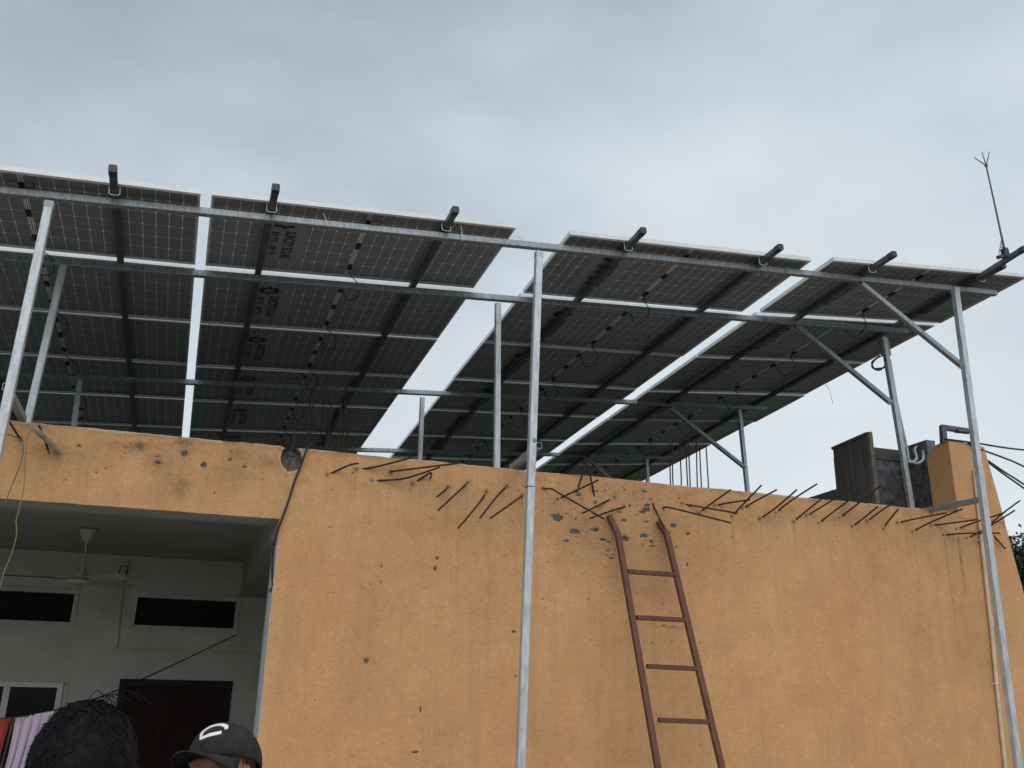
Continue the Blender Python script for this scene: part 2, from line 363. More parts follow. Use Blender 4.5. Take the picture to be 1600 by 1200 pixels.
# ------------------------------------------------------------------ the house
house = empty('house', (2, WY, 0), 'flat roofed house with an orange plastered wall, open porch and rusty rebar along its edge', 'house')
def part(m, name, mt, parent=house):
    o = m.build(name, mt); o.parent = parent
    if parent is house: o.matrix_parent_inverse = Matrix.Translation((-2, -WY, 0))
    return o
def child(m, name, mt, parent):               # geometry given in world coordinates, parent at any place
    o = m.build(name, mt); o.parent = parent; return o

PX0, PX1 = -4.6, .543                          # porch opening
BZ = 1.186+CZ                                 # underside of the beam over the porch
def edge_x(z): return 7.57-.153*(z-0)+.0 if z < 9 else 0
def wall_right(z): return 7.205+.153*((2.405+CZ)-z)
PIER_X, PIER_Z = 6.765, 2.42+CZ
# rebars: root pixel, bends and tip pixel on the photograph, how far the tip stands out from the wall
REBAR = [
 ([(1160,795),(1214,765)],.22), ([(1187,811),(1245,765)],.25), ([(1212,801),(1277,756)],.27), ([(1240,815),(1301,766)],.26), ([(1260,806),(1332,761)],.30),
 ([(1279,818),(1343,770)],.28), ([(1312,809),(1375,759)],.27), ([(1331,823),(1372,791)],.18), ([(1354,815),(1417,771)],.26), ([(1380,826),(1404,795)],.14),
 ([(1402,817),(1480,801)],.26), ([(1425,831),(1504,795)],.30), ([(1455,821),(1525,812)],.22), ([(1494,827),(1570,801)],.26), ([(1511,841),(1586,797)],.28),
 ([(1474,836),(1562,833)],.28), ([(1547,820),(1594,782)],.20), ([(1549,832),(1571,858)],.05),
 ([(848,764),(862,764),(876,772),(944,811)],.20), ([(871,780),(935,750)],.18), ([(901,769),(917,717)],.10), ([(930,785),(915,714)],.10),
 ([(960,777),(910,802)],.10), ([(984,790),(922,810)],.12), ([(1017,780),(1038,826)],.10), ([(1037,794),(1050,794),(1142,817)],.24),
 ([(1065,787),(1152,802)],.22), ([(1091,802),(1142,765)],.20), ([(1117,790),(1172,781)],.18), ([(1143,807),(1190,758)],.20),
 ([(512,742),(545,727),(560,724)],.12), ([(557,734),(645,714)],.14), ([(610,737),(625,735),(714,724)],.18), ([(581,751),(622,749),(645,744),(687,730)],.16),
 ([(644,757),(672,739),(672,748)],.08), ([(700,761),(683,776)],.12), ([(731,754),(685,797)],.22), ([(760,769),(716,825)],.22), ([(792,759),(750,810)],.20),
 ([(816,775),(806,782),(766,810)],.16), ([(32,686),(6,644)],.25), ([(77,707),(61,665)],.16)]
roots = [P(r[0][0][0], r[0][0][1], WY) for r in REBAR]

def front_wall():
    dx = .0085
    xs = np.arange(PX0-.4, 7.62, dx); zb = np.concatenate([np.arange(0, 1.28, .08), np.arange(1.3, ROOF+.0001, .0085)])
    zb[-1] = ROOF
    X, Z = np.meshgrid(xs, zb)
    px_ = lambda px, py: (P(px, py, WY)[0], P(px, py, WY)[2])
    chip = np.zeros_like(X); dirt = np.zeros_like(X); pale = np.zeros_like(X)
    warp1 = vnoise(X*9, Z*9, 5); warp2 = vnoise(X*38, Z*55, 6)
    def blob(px, py, rx, ry, k=1, soft=.75, tgt=chip, slant=0):
        a, c = px_(px, py); s_ = 4.75/1000        # one photograph pixel on the wall, in metres
        ux = (X-a)-slant*(Z-c); d = np.sqrt((ux/(rx*s_*1.12))**2+((Z-c)/(ry*s_*.88))**2)*(1+.55*warp1+.55*warp2)
        np.maximum(tgt, k*np.clip((1+soft-d)/(2*soft), 0, 1), out=tgt)
    for q in [(873,809,9,5.5),(898,830,8,4),(886,845,5.5,3),(929,828,5,2),(942,843,5,2.5),(977,841,8,4.5),(1007,837,6,3.5),(976,813,4,2),(1010,796,5,3.5),(1012,789,4,3),(1052,821,5,3.5),
              (1018,846,3,3),(1003,800,5,2),(1075,834,2.5,2),(1020,853,4,1.2),(950,860,4,1.2),(955,872,5,1.5),(948,868,3,1.3),(932,768,3,2),(946,766,3,2),(905,773,4,3),(886,803,4,1.2),(900,811,1.2,3),
              (951,847,4,1.5),(968,800,5,1.2),(1010,815,3,1.3),(1004,852,1.5,3),(976,765,2,1.5),(1007,768,4,2),(247,722,4,3),(245,713,4,1.5),(288,708,3.5,3.5),(318,726,4.5,4.5),(359,718,3,3),(382,729,2.5,2),(123,696,3,2.5),
              (150,738,1.5,1.5),(165,732,1.7,1.3),(361,705,1.8,1.5),(335,770,1.3,2),(195,708,1.3,1.3),(572,1032,3,3),(803,987,2.5,2),(806,1057,1.8,2),(683,872,1.5,3),(680,888,1.8,4),(596,884,1.4,2.5),(595,910,1,2),(649,1175,4,1.5),(657,1107,1.2,5),
              (579,913,1.5,1.2),(492,1095,1.5,1.2),(848,936,1.5,1.5),(852,950,1.5,2),(1057,855,1.4,3),(1074,882,1.5,3.5),(920,936,1.5,1.2),(925,1000,3,1.2),(1037,978,4,1.3),(1020,1005,2.5,1.2),(1050,1003,1.5,1.5),(1033,1078,2.5,1.2)]:
        blob(*q)
    # the broken-out piece of plaster by the black cable, and the scorched socket further left
    a, c = px_(455, 716); ang = np.arctan2(Z-c, X-a); rr = np.hypot((X-a)/.076, (Z-c)/.090)*(1+.16*warp1+.10*warp2)
    np.maximum(chip, np.clip((1.12-rr)/.16, 0, 1), out=chip); hole = np.clip((1.0-rr)/.10, 0, 1)
    np.maximum(pale, .8*np.clip(1-np.abs(rr-1.12)/.09, 0, 1), out=pale)
    blob(219, 698, 4, 4, 1); blob(219, 697, 9, 8, .9, .9, dirt)
    blob(282, 762, 9, 14, .65, 1.0, dirt); blob(288, 688, 13, 14, .75, .9, dirt); blob(246, 722, 13, 12, .6, 1, dirt); blob(95, 710, 26, 11, .45, 1, dirt); blob(420, 722, 22, 12, .5, 1, dirt)
    blob(965, 850, 90, 60, .30, 1.1, dirt); blob(1020, 850, 40, 60, .28, 1, dirt); blob(985, 770, 70, 22, .35, 1, dirt); blob(572, 1032, 14, 8, .35, 1, dirt); blob(690, 880, 60, 46, .10, 1, dirt); blob(1052, 980, 22, 2.2, .5, .8, dirt)
    # runs of dirty water, plumb, of uneven width and length
    def streak(px, py, length, k, wd=.008, seed=0):
        a, c = px_(px, py); ln = length*.00475
        cx0 = a+.010*vnoise(Z*3+seed, Z*0+seed*.37, 8+seed)
        f = np.clip((c-Z)/ .02, 0, 1)*np.clip(1-(c-Z)/ln, 0, 1)**.8
        w2 = wd*(1+.6*vnoise(Z*8+seed, Z*0, 9+seed)); np.maximum(dirt, k*f*np.exp(-((X-cx0)/w2)**2)*(.75+.35*warp2), out=dirt)
    streak(1475, 838, 250, .75, .010, 1); streak(1496, 836, 170, .95, .013, 2); streak(1524, 845, 90, .2, .01, 3); streak(291, 684, 85, .6, .022, 4); streak(283, 745, 40, .7, .02, 41); streak(280, 690, 40, .6, .01, 42)
    streak(682, 840, 80, .35, .012, 5); streak(1428, 835, 170, .35, .012, 6); streak(70, 710, 70, .25, .018, 7); streak(330, 735, 60, .22, .02, 8); streak(775, 905, 120, .22, .012, 9)
    for i, r in enumerate(roots):
        a = 800; k = .20+.28*rng.random(); d_ = 40+110*rng.random()
        cx0 = r[0]+.008*vnoise(Z*4+i, Z*0, 50+i); f = np.clip((r[2]-Z)/.02, 0, 1)*np.clip(1-(r[2]-Z)/(d_*.00475), 0, 1)
        np.maximum(dirt, k*f*np.exp(-((X-cx0)/(.006+.009*rng.random()))**2)*(.7+.5*warp2), out=dirt)
        d = np.hypot(X-r[0], Z-r[2])*(1+.5*warp2)
        np.maximum(dirt, (.45+.45*rng.random())*np.clip(1-d/(.02+.035*rng.random()), 0, 1), out=dirt)
        np.maximum(chip, np.clip((.013-d)/.006, 0, 1), out=chip)
    for i in range(60):                            # faint weeping below the roof edge
        a = rng.uniform(PX0, 7.2); ln = rng.uniform(.08, .7); k = rng.uniform(.05, .30); f = np.clip(1-(ROOF-Z)/ln, 0, 1)
        np.maximum(dirt, k*f*np.exp(-((X-a-.01*vnoise(Z*3+i, Z*0, 90+i))/rng.uniform(.006, .045))**2)*(.6+.7*warp1), out=dirt)
    # mottled soot and lichen along the top
    tz = np.clip(1-(ROOF-Z)/(.42+.22*vnoise(X*.9, Z*0, 77)), 0, 1)
    np.maximum(dirt, .62*tz*np.clip(vnoise(X*4.2, Z*6.5, 71, 5, .65)*1.6+.12, 0, 1), out=dirt)
    np.maximum(dirt, .26*np.clip(1.3*vnoise(X*1.6, Z*.8, 73, 5, .6)-.15, 0, 1), out=dirt)
    # the edge itself is weathered
    top = ROOF-Z+.020*warp1
    np.maximum(dirt, .75*np.clip(1-top/.045, 0, 1)*np.clip(.45+1.1*vnoise(X*2.3, Z*2, 17), 0, 1), out=dirt)
    np.maximum(pale, .8*np.clip((.012-top)/.008, 0, 1)*(vnoise(X*5, Z*0, 31) > -.05), out=pale)
    # hairline cracks
    def crack(pts, k=.75, wd=.0055):
        for (a0, a1), (b0, b1) in zip(pts[:-1], pts[1:]):
            a = np.array(px_(a0, a1)); b = np.array(px_(b0, b1)); d = b-a; ll = d@d
            t = np.clip(((X-a[0])*d[0]+(Z-a[1])*d[1])/ll, 0, 1)
            ds = np.hypot(X-a[0]-t*d[0]+.018*warp1, Z-a[1]-t*d[1]+.018*warp1+.006*warp2)
            np.maximum(dirt, k*np.clip(1-ds/wd, 0, 1)*np.clip(.55+.9*vnoise(X*7, Z*7, 23), 0, 1), out=dirt)
    crack([(800,850),(850,857),(900,862),(940,852),(1000,852)], .8); crack([(1050,860),(1090,862),(1130,866),(1200,862)], .6); crack([(440,828),(470,803),(520,800),(610,815),(680,812)], .55)
    crack([(470,930),(520,925),(560,927)], .35); crack([(560,1058),(620,1060),(680,1061)], .4); crack([(1395,905),(1430,915),(1500,922)], .35); crack([(1040,790),(1052,775),(1075,765)], .6)
    crack([(90,715),(200,706),(300,722),(440,726)], .4); crack([(640,900),(650,980),(655,1050)], .22); crack([(860,808),(820,806),(770,800)], .45); crack([(350,800),(355,760),(350,735)], .3)
    for i in range(220):                           # pock marks, nail holes and knocks
        a = rng.uniform(PX0, 7.3); z_ = ROOF-rng.beta(1.0, 4.5)*2.3; s_ = rng.uniform(.002, .0065); el = rng.uniform(.8, 3)
        i0, i1 = np.searchsorted(xs, [a-.05, a+.05]); j0, j1 = np.searchsorted(zb, [z_-.05, z_+.05])
        sl_ = (slice(j0, j1), slice(i0, i1)); d = np.sqrt(((X[sl_]-a)/(s_*el))**2+((Z[sl_]-z_)/s_)**2)
        tg = chip if rng.random() < .3 else dirt
        tg[sl_] = np.maximum(tg[sl_], np.clip(1.5-d, 0, 1)*rng.uniform(.3, .8)*(1 if z_ > ROOF-.7 else .6))
    for i in range(150):                           # more knocks where the ladder leans
        a = rng.normal(3.05, .42); z_ = ROOF-.05-abs(rng.normal(.25, .22)); s_ = rng.uniform(.003, .007); el = rng.uniform(.7, 3.5)
        d = np.sqrt(((X-a)/(s_*el))**2+((Z-z_)/s_)**2); np.maximum(dirt, np.clip(1.5-d, 0, 1)*rng.uniform(.5, 1), out=dirt)
    disp = .006*vnoise(X*1.1, Z*1.1, 40, 3)+.0016*warp1+.0012*warp2
    Yv = WY+disp+.006*np.clip(chip, 0, 1)+.055*hole*np.where((Z-c) > -.01, 1.0, .35)
    # edges: free top, porch opening, leaning right end
    Zt = Z.copy(); k = np.clip((Z-(ROOF-.06))/.06, 0, 1); Zt += k*(.010*vnoise(X*3.1, Z*0+.5, 61, 5)+.004*vnoise(X*21, Z*0, 62))
    notch = np.clip(1-np.abs(X-a*0-px_(452, 700)[0])/.055, 0, 1); Zt -= k*notch*.012
    Xr = np.minimum(X, wall_right(Z)+.004*vnoise(Z*6, Z*0, 63))
    keep = lambda i, j: not (xs[i+1] < PX1+dx*.5 and zb[j+1] < BZ+.003)
    # snap the columns and rows that bound the opening
    ii = np.argmin(np.abs(xs-PX1)); jj = np.argmin(np.abs(zb-BZ))
    low = Z <= BZ+.02; Xr[:, ii] = np.where(low[:, ii], PX1+.003*vnoise(zb*8, zb*0, 64), Xr[:, ii]); Zt[jj, :ii+1] = BZ+.0025*vnoise(xs[:ii+1]*9, xs[:ii+1]*0, 65)
    n = len(xs); nz_ = len(zb)
    J, I = np.meshgrid(np.arange(nz_-1), np.arange(n-1), indexing='ij')
    ok = ~((I < ii) & (J < jj)) & ~(X[J, I] > wall_right(Z[J, I])+.0)
    J = J[ok]; I = I[ok]; F = np.stack([J*n+I, J*n+I+1, (J+1)*n+I+1, (J+1)*n+I], 1)
    V = np.stack([Xr, Yv, Zt], -1).reshape(-1, 3)
    used, inv = np.unique(F, return_inverse=True); F = inv.reshape(-1, 4); V = V[used]
    W = np.stack([chip, dirt, pale, np.ones_like(chip)], -1).reshape(-1, 4)[used]
    # backing: strips that give the wall its thickness
    T = .36; ex = []; ef = []; ew = []
    def strip(line, dvec, wv):
        o = len(V)+len(ex)
        for p in line: ex.append(p); ew.append(wv)
        for p in line: ex.append((p[0]+dvec[0], p[1]+dvec[1], p[2]+dvec[2])); ew.append(wv)
        m_ = len(line); ef.extend([(o+i, o+i+1, o+m_+i+1, o+m_+i) for i in range(m_-1)])
    step = 4
    tx = [(Xr[-1, i], Yv[-1, i]+.001, Zt[-1, i]) for i in range(0, n, step) if xs[i] <= wall_right(ROOF)]
    strip(tx, (0, T, 0), (0, .5, .5, 1))
    rx = [(min(wall_right(z)+.0, 9), WY, z) for z in np.linspace(0, ROOF, 30)]
    strip(rx, (0, T, 0), (0, .1, 0, 1))
    bx_ = [(PX0-.4, WY+T, ROOF), (7.2, WY+T, ROOF)]
    V = np.concatenate([V, np.array(ex)]); W = np.concatenate([W, np.array(ew)]); F = np.concatenate([F, np.array(ef)])
    me = bpy.data.meshes.new('front_wall'); me.vertices.add(len(V)); me.vertices.foreach_set('co', V.astype(np.float32).ravel())
    me.loops.add(len(F)*4); me.loops.foreach_set('vertex_index', F.astype(np.int32).ravel()); me.polygons.add(len(F))
    me.polygons.foreach_set('loop_start', np.arange(0, len(F)*4, 4, dtype=np.int32)); me.polygons.foreach_set('loop_total', np.full(len(F), 4, dtype=np.int32))
    me.polygons.foreach_set('use_smooth', np.ones(len(F), bool)); me.update(); me.validate()
    at = me.color_attributes.new('wear', 'FLOAT_COLOR', 'POINT'); at.data.foreach_set('color', W.astype(np.float32).ravel())
    me.materials.append(M['wall']); o = bpy.data.objects.new('front_wall', me); C.objects.link(o); o.parent = house
    o.matrix_parent_inverse = Matrix.Translation((-2, -WY, 0))
    return o
front_wall()
# body of the house behind the front sheet
T = .36
m = MB(); m.box((PX1+.012, WY+.085, 0), (7.10, WY+T, ROOF-.03)); part(m, 'wall_core', 'cement_light')
m = MB(); m.box((PX1-.004, WY+.012, 0), (PX1+.010, WY+T+.002, BZ-.003)); part(m, 'porch_jamb', 'jamb')
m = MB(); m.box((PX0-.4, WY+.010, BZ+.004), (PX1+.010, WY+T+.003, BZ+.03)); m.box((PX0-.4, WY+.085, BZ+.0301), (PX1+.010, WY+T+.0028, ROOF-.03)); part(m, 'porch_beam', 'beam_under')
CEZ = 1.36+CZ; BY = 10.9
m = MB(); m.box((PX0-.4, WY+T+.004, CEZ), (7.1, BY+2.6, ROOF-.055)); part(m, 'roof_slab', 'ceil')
m = MB(); m.box((PX0-.42, WY+T+.01, ROOF-.053), (7.15, BY+2.62, ROOF-.012)); part(m, 'roof_deck', 'roof')
# short beam running back from the pillar
m = MB(); m.hexa([(PX1-.03, WY+T+.005, BZ-.10), (PX1+.25, WY+T+.005, BZ-.10), (PX1+.25, BY-.01, .985+CZ), (PX1-.03, BY-.01, .985+CZ),
                  (PX1-.03, WY+T+.005, CEZ-.002), (PX1+.25, WY+T+.005, CEZ-.002), (PX1+.25, BY-.01, CEZ-.002), (PX1-.03, BY-.01, CEZ-.002)])
part(m, 'cross_beam', 'beam_under')
m = MB(); m.box((PX1+.012, WY+T+.006, 0), (PX1+.24, WY+T+.30, BZ-.103)); part(m, 'pillar_back', 'white_in')
m = MB(); m.box((1.9, WY+T+.32, 0), (2.1, BY, CEZ-.004)); part(m, 'porch_side_wall', 'white_in')
m = MB(); m.box((PX0-.6, WY+.02, 0), (PX0-.4, BY, CEZ-.004)); part(m, 'porch_end_wall', 'white_in')
m = MB(); m.box((PX0-.6, WY+.3, -.2), (2.1, BY+.2, .03)); part(m, 'porch_floor', 'cement_light')
m = MB(); m.box((7.0, WY+T+.3, 0), (7.14, BY+2.6, ROOF-.06)); part(m, 'side_wall', 'white_in')
m = MB(); m.box((PX0-.6, BY+2.5, 0), (7.14, BY+2.7, ROOF-.06)); part(m, 'rear_wall', 'white_in')

# porch back wall with its openings
def rc(q1, q2, D=BY): a = P(*q1, D); b = P(*q2, D); return (a[0], b[0], b[2], a[2])     # x0,x1,z0,z1
tr2 = rc((214, 931), (366, 984)); tr1 = (-2.20, P(119, 926, BY)[0], tr2[2], tr2[3])
dr = rc((188, 1061), (349, 1200)); dr = (dr[0], dr[1], .03, P(260, 1062, BY)[2])
wn = (-2.6, P(108, 1062, BY)[0], .95, P(60, 1060, BY)[2])
def holes_wall(x0, x1, z0, z1, y0, y1, hs):
    m = MB(); X = sorted({x0, x1, *[v for h in hs for v in h[:2]]}); Z = sorted({z0, z1, *[v for h in hs for v in h[2:]]})
    for a, b in zip(X[:-1], X[1:]):
        run = None
        for c, d in zip(Z[:-1], Z[1:]):
            mx, mz = (a+b)/2, (c+d)/2
            if any(h[0] < mx < h[1] and h[2] < mz < h[3] for h in hs):
                if run: m.box((a, y0, run[0]), (b, y1, run[1])); run = None
            else: run = (run[0] if run else c, d)
        if run: m.box((a, y0, run[0]), (b, y1, run[1]))
    return m
part(holes_wall(PX0-.4, 2.1, .02, CEZ-.003, BY, BY+.15, [tr1, tr2, dr, wn]), 'porch_back_wall', 'white_in')
def frame_mb(r, y0, y1, wd, out_=0):
    x0, x1, z0, z1 = r; m = MB()
    m.box((x0-out_, y0, z1-wd+out_), (x1+out_, y1, z1+out_)); m.box((x0-out_, y0, z0-out_), (x1+out_, y1, z0+wd-out_))
    m.box((x0-out_, y0+.001, z0+wd-out_), (x0+wd-out_, y1, z1-wd+out_)); m.box((x1-wd+out_, y0+.001, z0+wd-out_), (x1+out_, y1, z1-wd+out_)); return m
for r in (tr1, tr2):
    o = part(frame_mb(r, BY-.018, BY+.09, .045, .034), 'transom_window', 'trim')
    g_ = MB(); g_.box((r[0]+.012, BY+.06, r[2]+.012), (r[1]-.012, BY+.07, r[3]-.012)); child(g_, 'dark_opening_pane', 'void', o)  # near-black sheet painted as the darkness of the opening
o = part(frame_mb(wn, BY-.012, BY+.10, .035, .002), 'sliding_window', 'trim')
x0, x1, z0, z1 = wn; m = frame_mb((x0+.04, x1-.045, z0+.04, z1-.03), BY+.02, BY+.06, .055); 
xm = P(6, 1100, BY)[0]; m.box((xm-.03, BY+.008, z0+.095), (xm+.03, BY+.055, z1-.087)); child(m, 'sash', 'winf', o)
m = MB(); m.box((x0+.095, BY+.035, z0+.095), (x1-.10, BY+.042, z1-.085)); child(m, 'pane', 'pane', o)
x0, x1, z0, z1 = dr; m = MB(); m.box((x0, BY-.015, z1-.07), (x1, BY+.10, z1)); m.box((x0, BY-.014, z0), (x0+.07, BY+.10, z1-.07)); m.box((x1-.06, BY-.014, z0), (x1, BY+.10, z1-.07))
o = part(m, 'door', 'doorf')
m = MB(); m.box((x0+.072, BY+.03, z0+.005), (x1-.062, BY+.07, z1-.072))
for k in range(2):
    for (za, zb_) in ((.25, .85), (1.0, 1.75)):
        xa = x0+.16+k*.42; m.box((xa, BY+.018, za), (xa+.32, BY+.031, zb_))
lf = child(m, 'door_leaf', 'doorw', o)
m = MB(); m.tube([(x1-.13, BY-.02, 1.0), (x1-.13, BY-.02, 1.14)], .009); m.tube([(x1-.13, BY-.02, 1.02), (x1-.13, BY+.032, 1.02)], .006); m.tube([(x1-.13, BY-.02, 1.12), (x1-.13, BY+.032, 1.12)], .006); child(m, 'door_handle', 'alu', o)
# wiring casing that drops from the ceiling and turns along the wall
m = MB(); a = P(192, 888, BY); b = P(179, 1012, BY); c_ = P(413, 1019, BY)
m.beam(a+Vector((0, -.014, .02)), b+Vector((.0, -.014, 0)), .055, .028, up=(0, 1, 0)); m.beam(b+Vector((-.028, -.012, -.02)), Vector((1.9, BY-.012, b[2]-.02)), .024, .024, up=(0, 0, 1))
m.box((a[0]-.045, BY-.03, a[2]+.02), (a[0]+.05, BY-.001, a[2]+.06)); part(m, 'wiring_casing', 'white_in')
m = MB(); m.tube([a+Vector((-.025, -.03, -.10)), a+Vector((-.025, -.03, .02)), a+Vector((.05, -.03, .02)), a+Vector((.05, -.03, -.07))], .006); part(m, 'wire_stub', 'cable')
# the pier that rises from the wall at the right
m = MB(); zt0, zt1 = 2.437+CZ, 2.405+CZ; zb0 = ROOF-.05
xr_ = lambda z: wall_right(z)+.003
m.add([(PIER_X, WY-.004, zb0), (xr_(zb0), WY-.004, zb0), (xr_(zb0), WY+.45, zb0), (PIER_X-.0, WY+.30, zb0),
       (PIER_X-.004, WY-.004, zt0), (xr_(zt1)-.012, WY-.004, zt1), (xr_(zt1)-.012, WY+.45, zt1-.02), (PIER_X-.004, WY+.30, zt0-.10),
       (PIER_X+.02, WY+.02, zt0+.012), (xr_(zt1)-.03, WY+.02, zt1+.012), (xr_(zt1)-.03, WY+.43, zt1-.01), (PIER_X+.02, WY+.20, zt0-.012)],
      [(3, 2, 1, 0), (0, 1, 5, 4), (1, 2, 6, 5), (2, 3, 7, 6), (3, 0, 4, 7), (4, 5, 9, 8), (5, 6, 10, 9), (6, 7, 11, 10), (7, 4, 8, 11), (8, 9, 10, 11)])
part(m, 'pier', 'wall')

# stair head on the roof: rough cement wall with a smooth band, its return, a lower brownish kerb wall
m = MB(); m.box((6.33, 7.92, ROOF-.02), (7.16, 8.07, 2.475+CZ)); m.box((7.06, 7.50, ROOF-.02), (7.16, 7.919, 2.475+CZ)); sw = part(m, 'stair_wall', 'cement')
m = MB(); m.box((6.34, 7.905, 2.476+CZ), (7.165, 8.075, 2.60+CZ)); child(m, 'wall_cap', 'cement_light', sw)
m = MB(); m.box((7.055, 7.49, 2.476+CZ), (7.166, 7.904, 2.612+CZ)); child(m, 'wall_cap', 'cement', sw)
m = MB(); m.hexa([(6.35, 8.09, ROOF-.02), (6.47, 8.09, ROOF-.02), (6.47, 9.4, ROOF-.02), (6.35, 9.4, ROOF-.02), (6.35, 8.09, 2.15+CZ), (6.47, 8.09, 2.15+CZ), (6.47, 9.4, 2.14+CZ), (6.35, 9.4, 2.14+CZ)])
part(m, 'kerb_wall', 'cement_light')

# rebars of the house
for pts, d in REBAR:
    n = len(pts); q = []
    for i, (a, b) in enumerate(pts): q.append(P(a, b, WY - (d*i/(n-1) if i else -.02)))
    if n == 2:
        ln = (q[1]-q[0]).length*.014; j = Vector((rng.normal(0, ln), rng.normal(0, ln), rng.normal(0, ln))); q = [q[0], q[0].lerp(q[1], .35)+j, q[0].lerp(q[1], .75)+j*.6, q[1]]
    q = smooth_path(q, 9); m = MB(); m.tube(q, .0078, 7, radii=[.0082 if k % 2 else .0070 for k in range(len(q))]); part(m, 'rebar', 'rust')
m = MB(); m.tube([P(94, 708, WY+.01), P(56, 671, WY-.22)], .020, 10); part(m, 'conduit_stub', 'stub')
# column starter bars standing on the roof
for (x, y0, y1, Y) in [(460,672,726,7.0),(483,645,722,7.35),(486,610,718,7.9),(492,600,718,7.9),(507,606,722,7.9),(512,640,722,7.9),(520,612,724,7.5),(533,628,722,7.35),(541,598,722,7.9),(545,640,722,7.9),(511,690,722,7.05),
                       (1046,690,785,7.9),(1050,690,785,7.9),(1062,689,785,7.9),(1071,684,785,7.9),(1075,680,785,7.9),(1088,690,785,8.2),(1093,700,785,8.2),(1103,695,785,8.2)]:
    a = P(x, y0, Y); b = Vector((a[0]+rng.uniform(-.012, .012), Y, ROOF-.03)); m = MB(); m.tube([b, (a+b)/2+Vector((rng.uniform(-.008, .008), 0, 0)), a], .0065, 6); part(m, 'starter_bar', 'rust')

# ------------------------------------------------------------------ the steel frame that carries the panels
SR = Matrix([[0.996946, -0.003503, -0.078016], [0.006113, 0.999429, 0.033239], [0.077855, -0.033615, 0.996398]])
ST = Vector((-0.27371, 6.114452, 3.297143+CZ))
def S(u, v, z=0): return SR @ Vector((u, v, z)) + ST
PW, PH, PT = 2.278, 1.134, .035
U0 = [-2.278, .07357, 2.78807, 5.26326]
ADJ = [(-.0027, -.0075, .0104, .0052, -.0081), (.0152, .0501, .0078, -.0004, .0036), (-.0211, .0009, -.0071, .0034, -.0071), (.0086, -.0435, .0088, -.0079, .0272)]
def A(i, du, v, z=0):
    """point of array i, du from its left edge, v from its front edge, z above its mid plane"""
    dz, dv, q2, q3, q4 = ADJ[i]; c = U0[i]+PW/2 if i else -1.1; d = U0[i]+du-c
    return S(c+d-q2*v, v+dv+q2*d, dz+q3*v+q4*d+z)
SX = SR @ Vector((1, 0, 0)); SY = SR @ Vector((0, 1, 0)); SZ = SR @ Vector((0, 0, 1))
frame = empty('panel_mounting_frame', (2.3, 6.25, 0), 'galvanised square tube frame on tall posts carrying all the solar panels', 'mounting frame')
def fpart(m, name, mt): 
    o = m.build(name, mt); o.parent = frame; o.matrix_parent_inverse = Matrix.Translation((-2.3, -6.25, 0)); return o
# purlins run with the long side of the panels
RB = .048
ZR = -PT/2-RB/2-.004
ZP = ZR-RB/2-.026
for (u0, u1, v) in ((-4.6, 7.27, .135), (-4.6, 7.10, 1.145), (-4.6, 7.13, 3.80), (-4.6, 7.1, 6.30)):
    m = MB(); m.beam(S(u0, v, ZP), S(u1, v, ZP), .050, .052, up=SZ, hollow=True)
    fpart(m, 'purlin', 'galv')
# rafters run from front to back under the panels; black caps close their front ends
RAF = [(0, -.553+2.278, -.215, 6.9), (1, .487-.0736, -.225, 8.0), (1, 1.79-.0736, -.20, 8.0), (2, 3.29-2.788+.02, -.215, 9.1), (2, 4.585-2.788, -.205, 9.1), (3, 5.702-5.263, -.225, 9.1), (3, 6.985-5.263, -.20, 9.1), (0, -1.86+2.278, -.215, 6.9)]
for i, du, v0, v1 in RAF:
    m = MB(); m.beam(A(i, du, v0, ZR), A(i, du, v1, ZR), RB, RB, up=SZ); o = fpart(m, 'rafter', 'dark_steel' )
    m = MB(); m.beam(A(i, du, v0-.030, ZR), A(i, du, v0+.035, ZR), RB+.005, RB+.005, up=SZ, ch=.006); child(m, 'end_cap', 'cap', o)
    m = MB()                                   # U bolt near the front edge
    a = A(i, du-.034, .035, -PT/2); b = A(i, du+.034, .035, -PT/2); dn = SZ*-(RB+.018)
    m.tube([a, a+dn*.85, a+dn+SX*.012, b+dn-SX*.012, b+dn*.85, b], .004, 6); child(m, 'clamp_bolt', 'alu', o)
# second, longer tube lashed beside the outermost rafter; it holds the lightning rod
OA, OB = S(6.915, -.545, ZR+.035), S(6.965, .75, ZR-.012)
m = MB(); m.beam(OA, OB, .045, .045, up=SZ); o = fpart(m, 'outrigger', 'dark_steel')
m = MB(); m.beam(OA+(OA-OB).normalized()*.03, OA-(OA-OB).normalized()*.03, .050, .050, up=SZ, ch=.006); child(m, 'end_cap', 'cap', o)
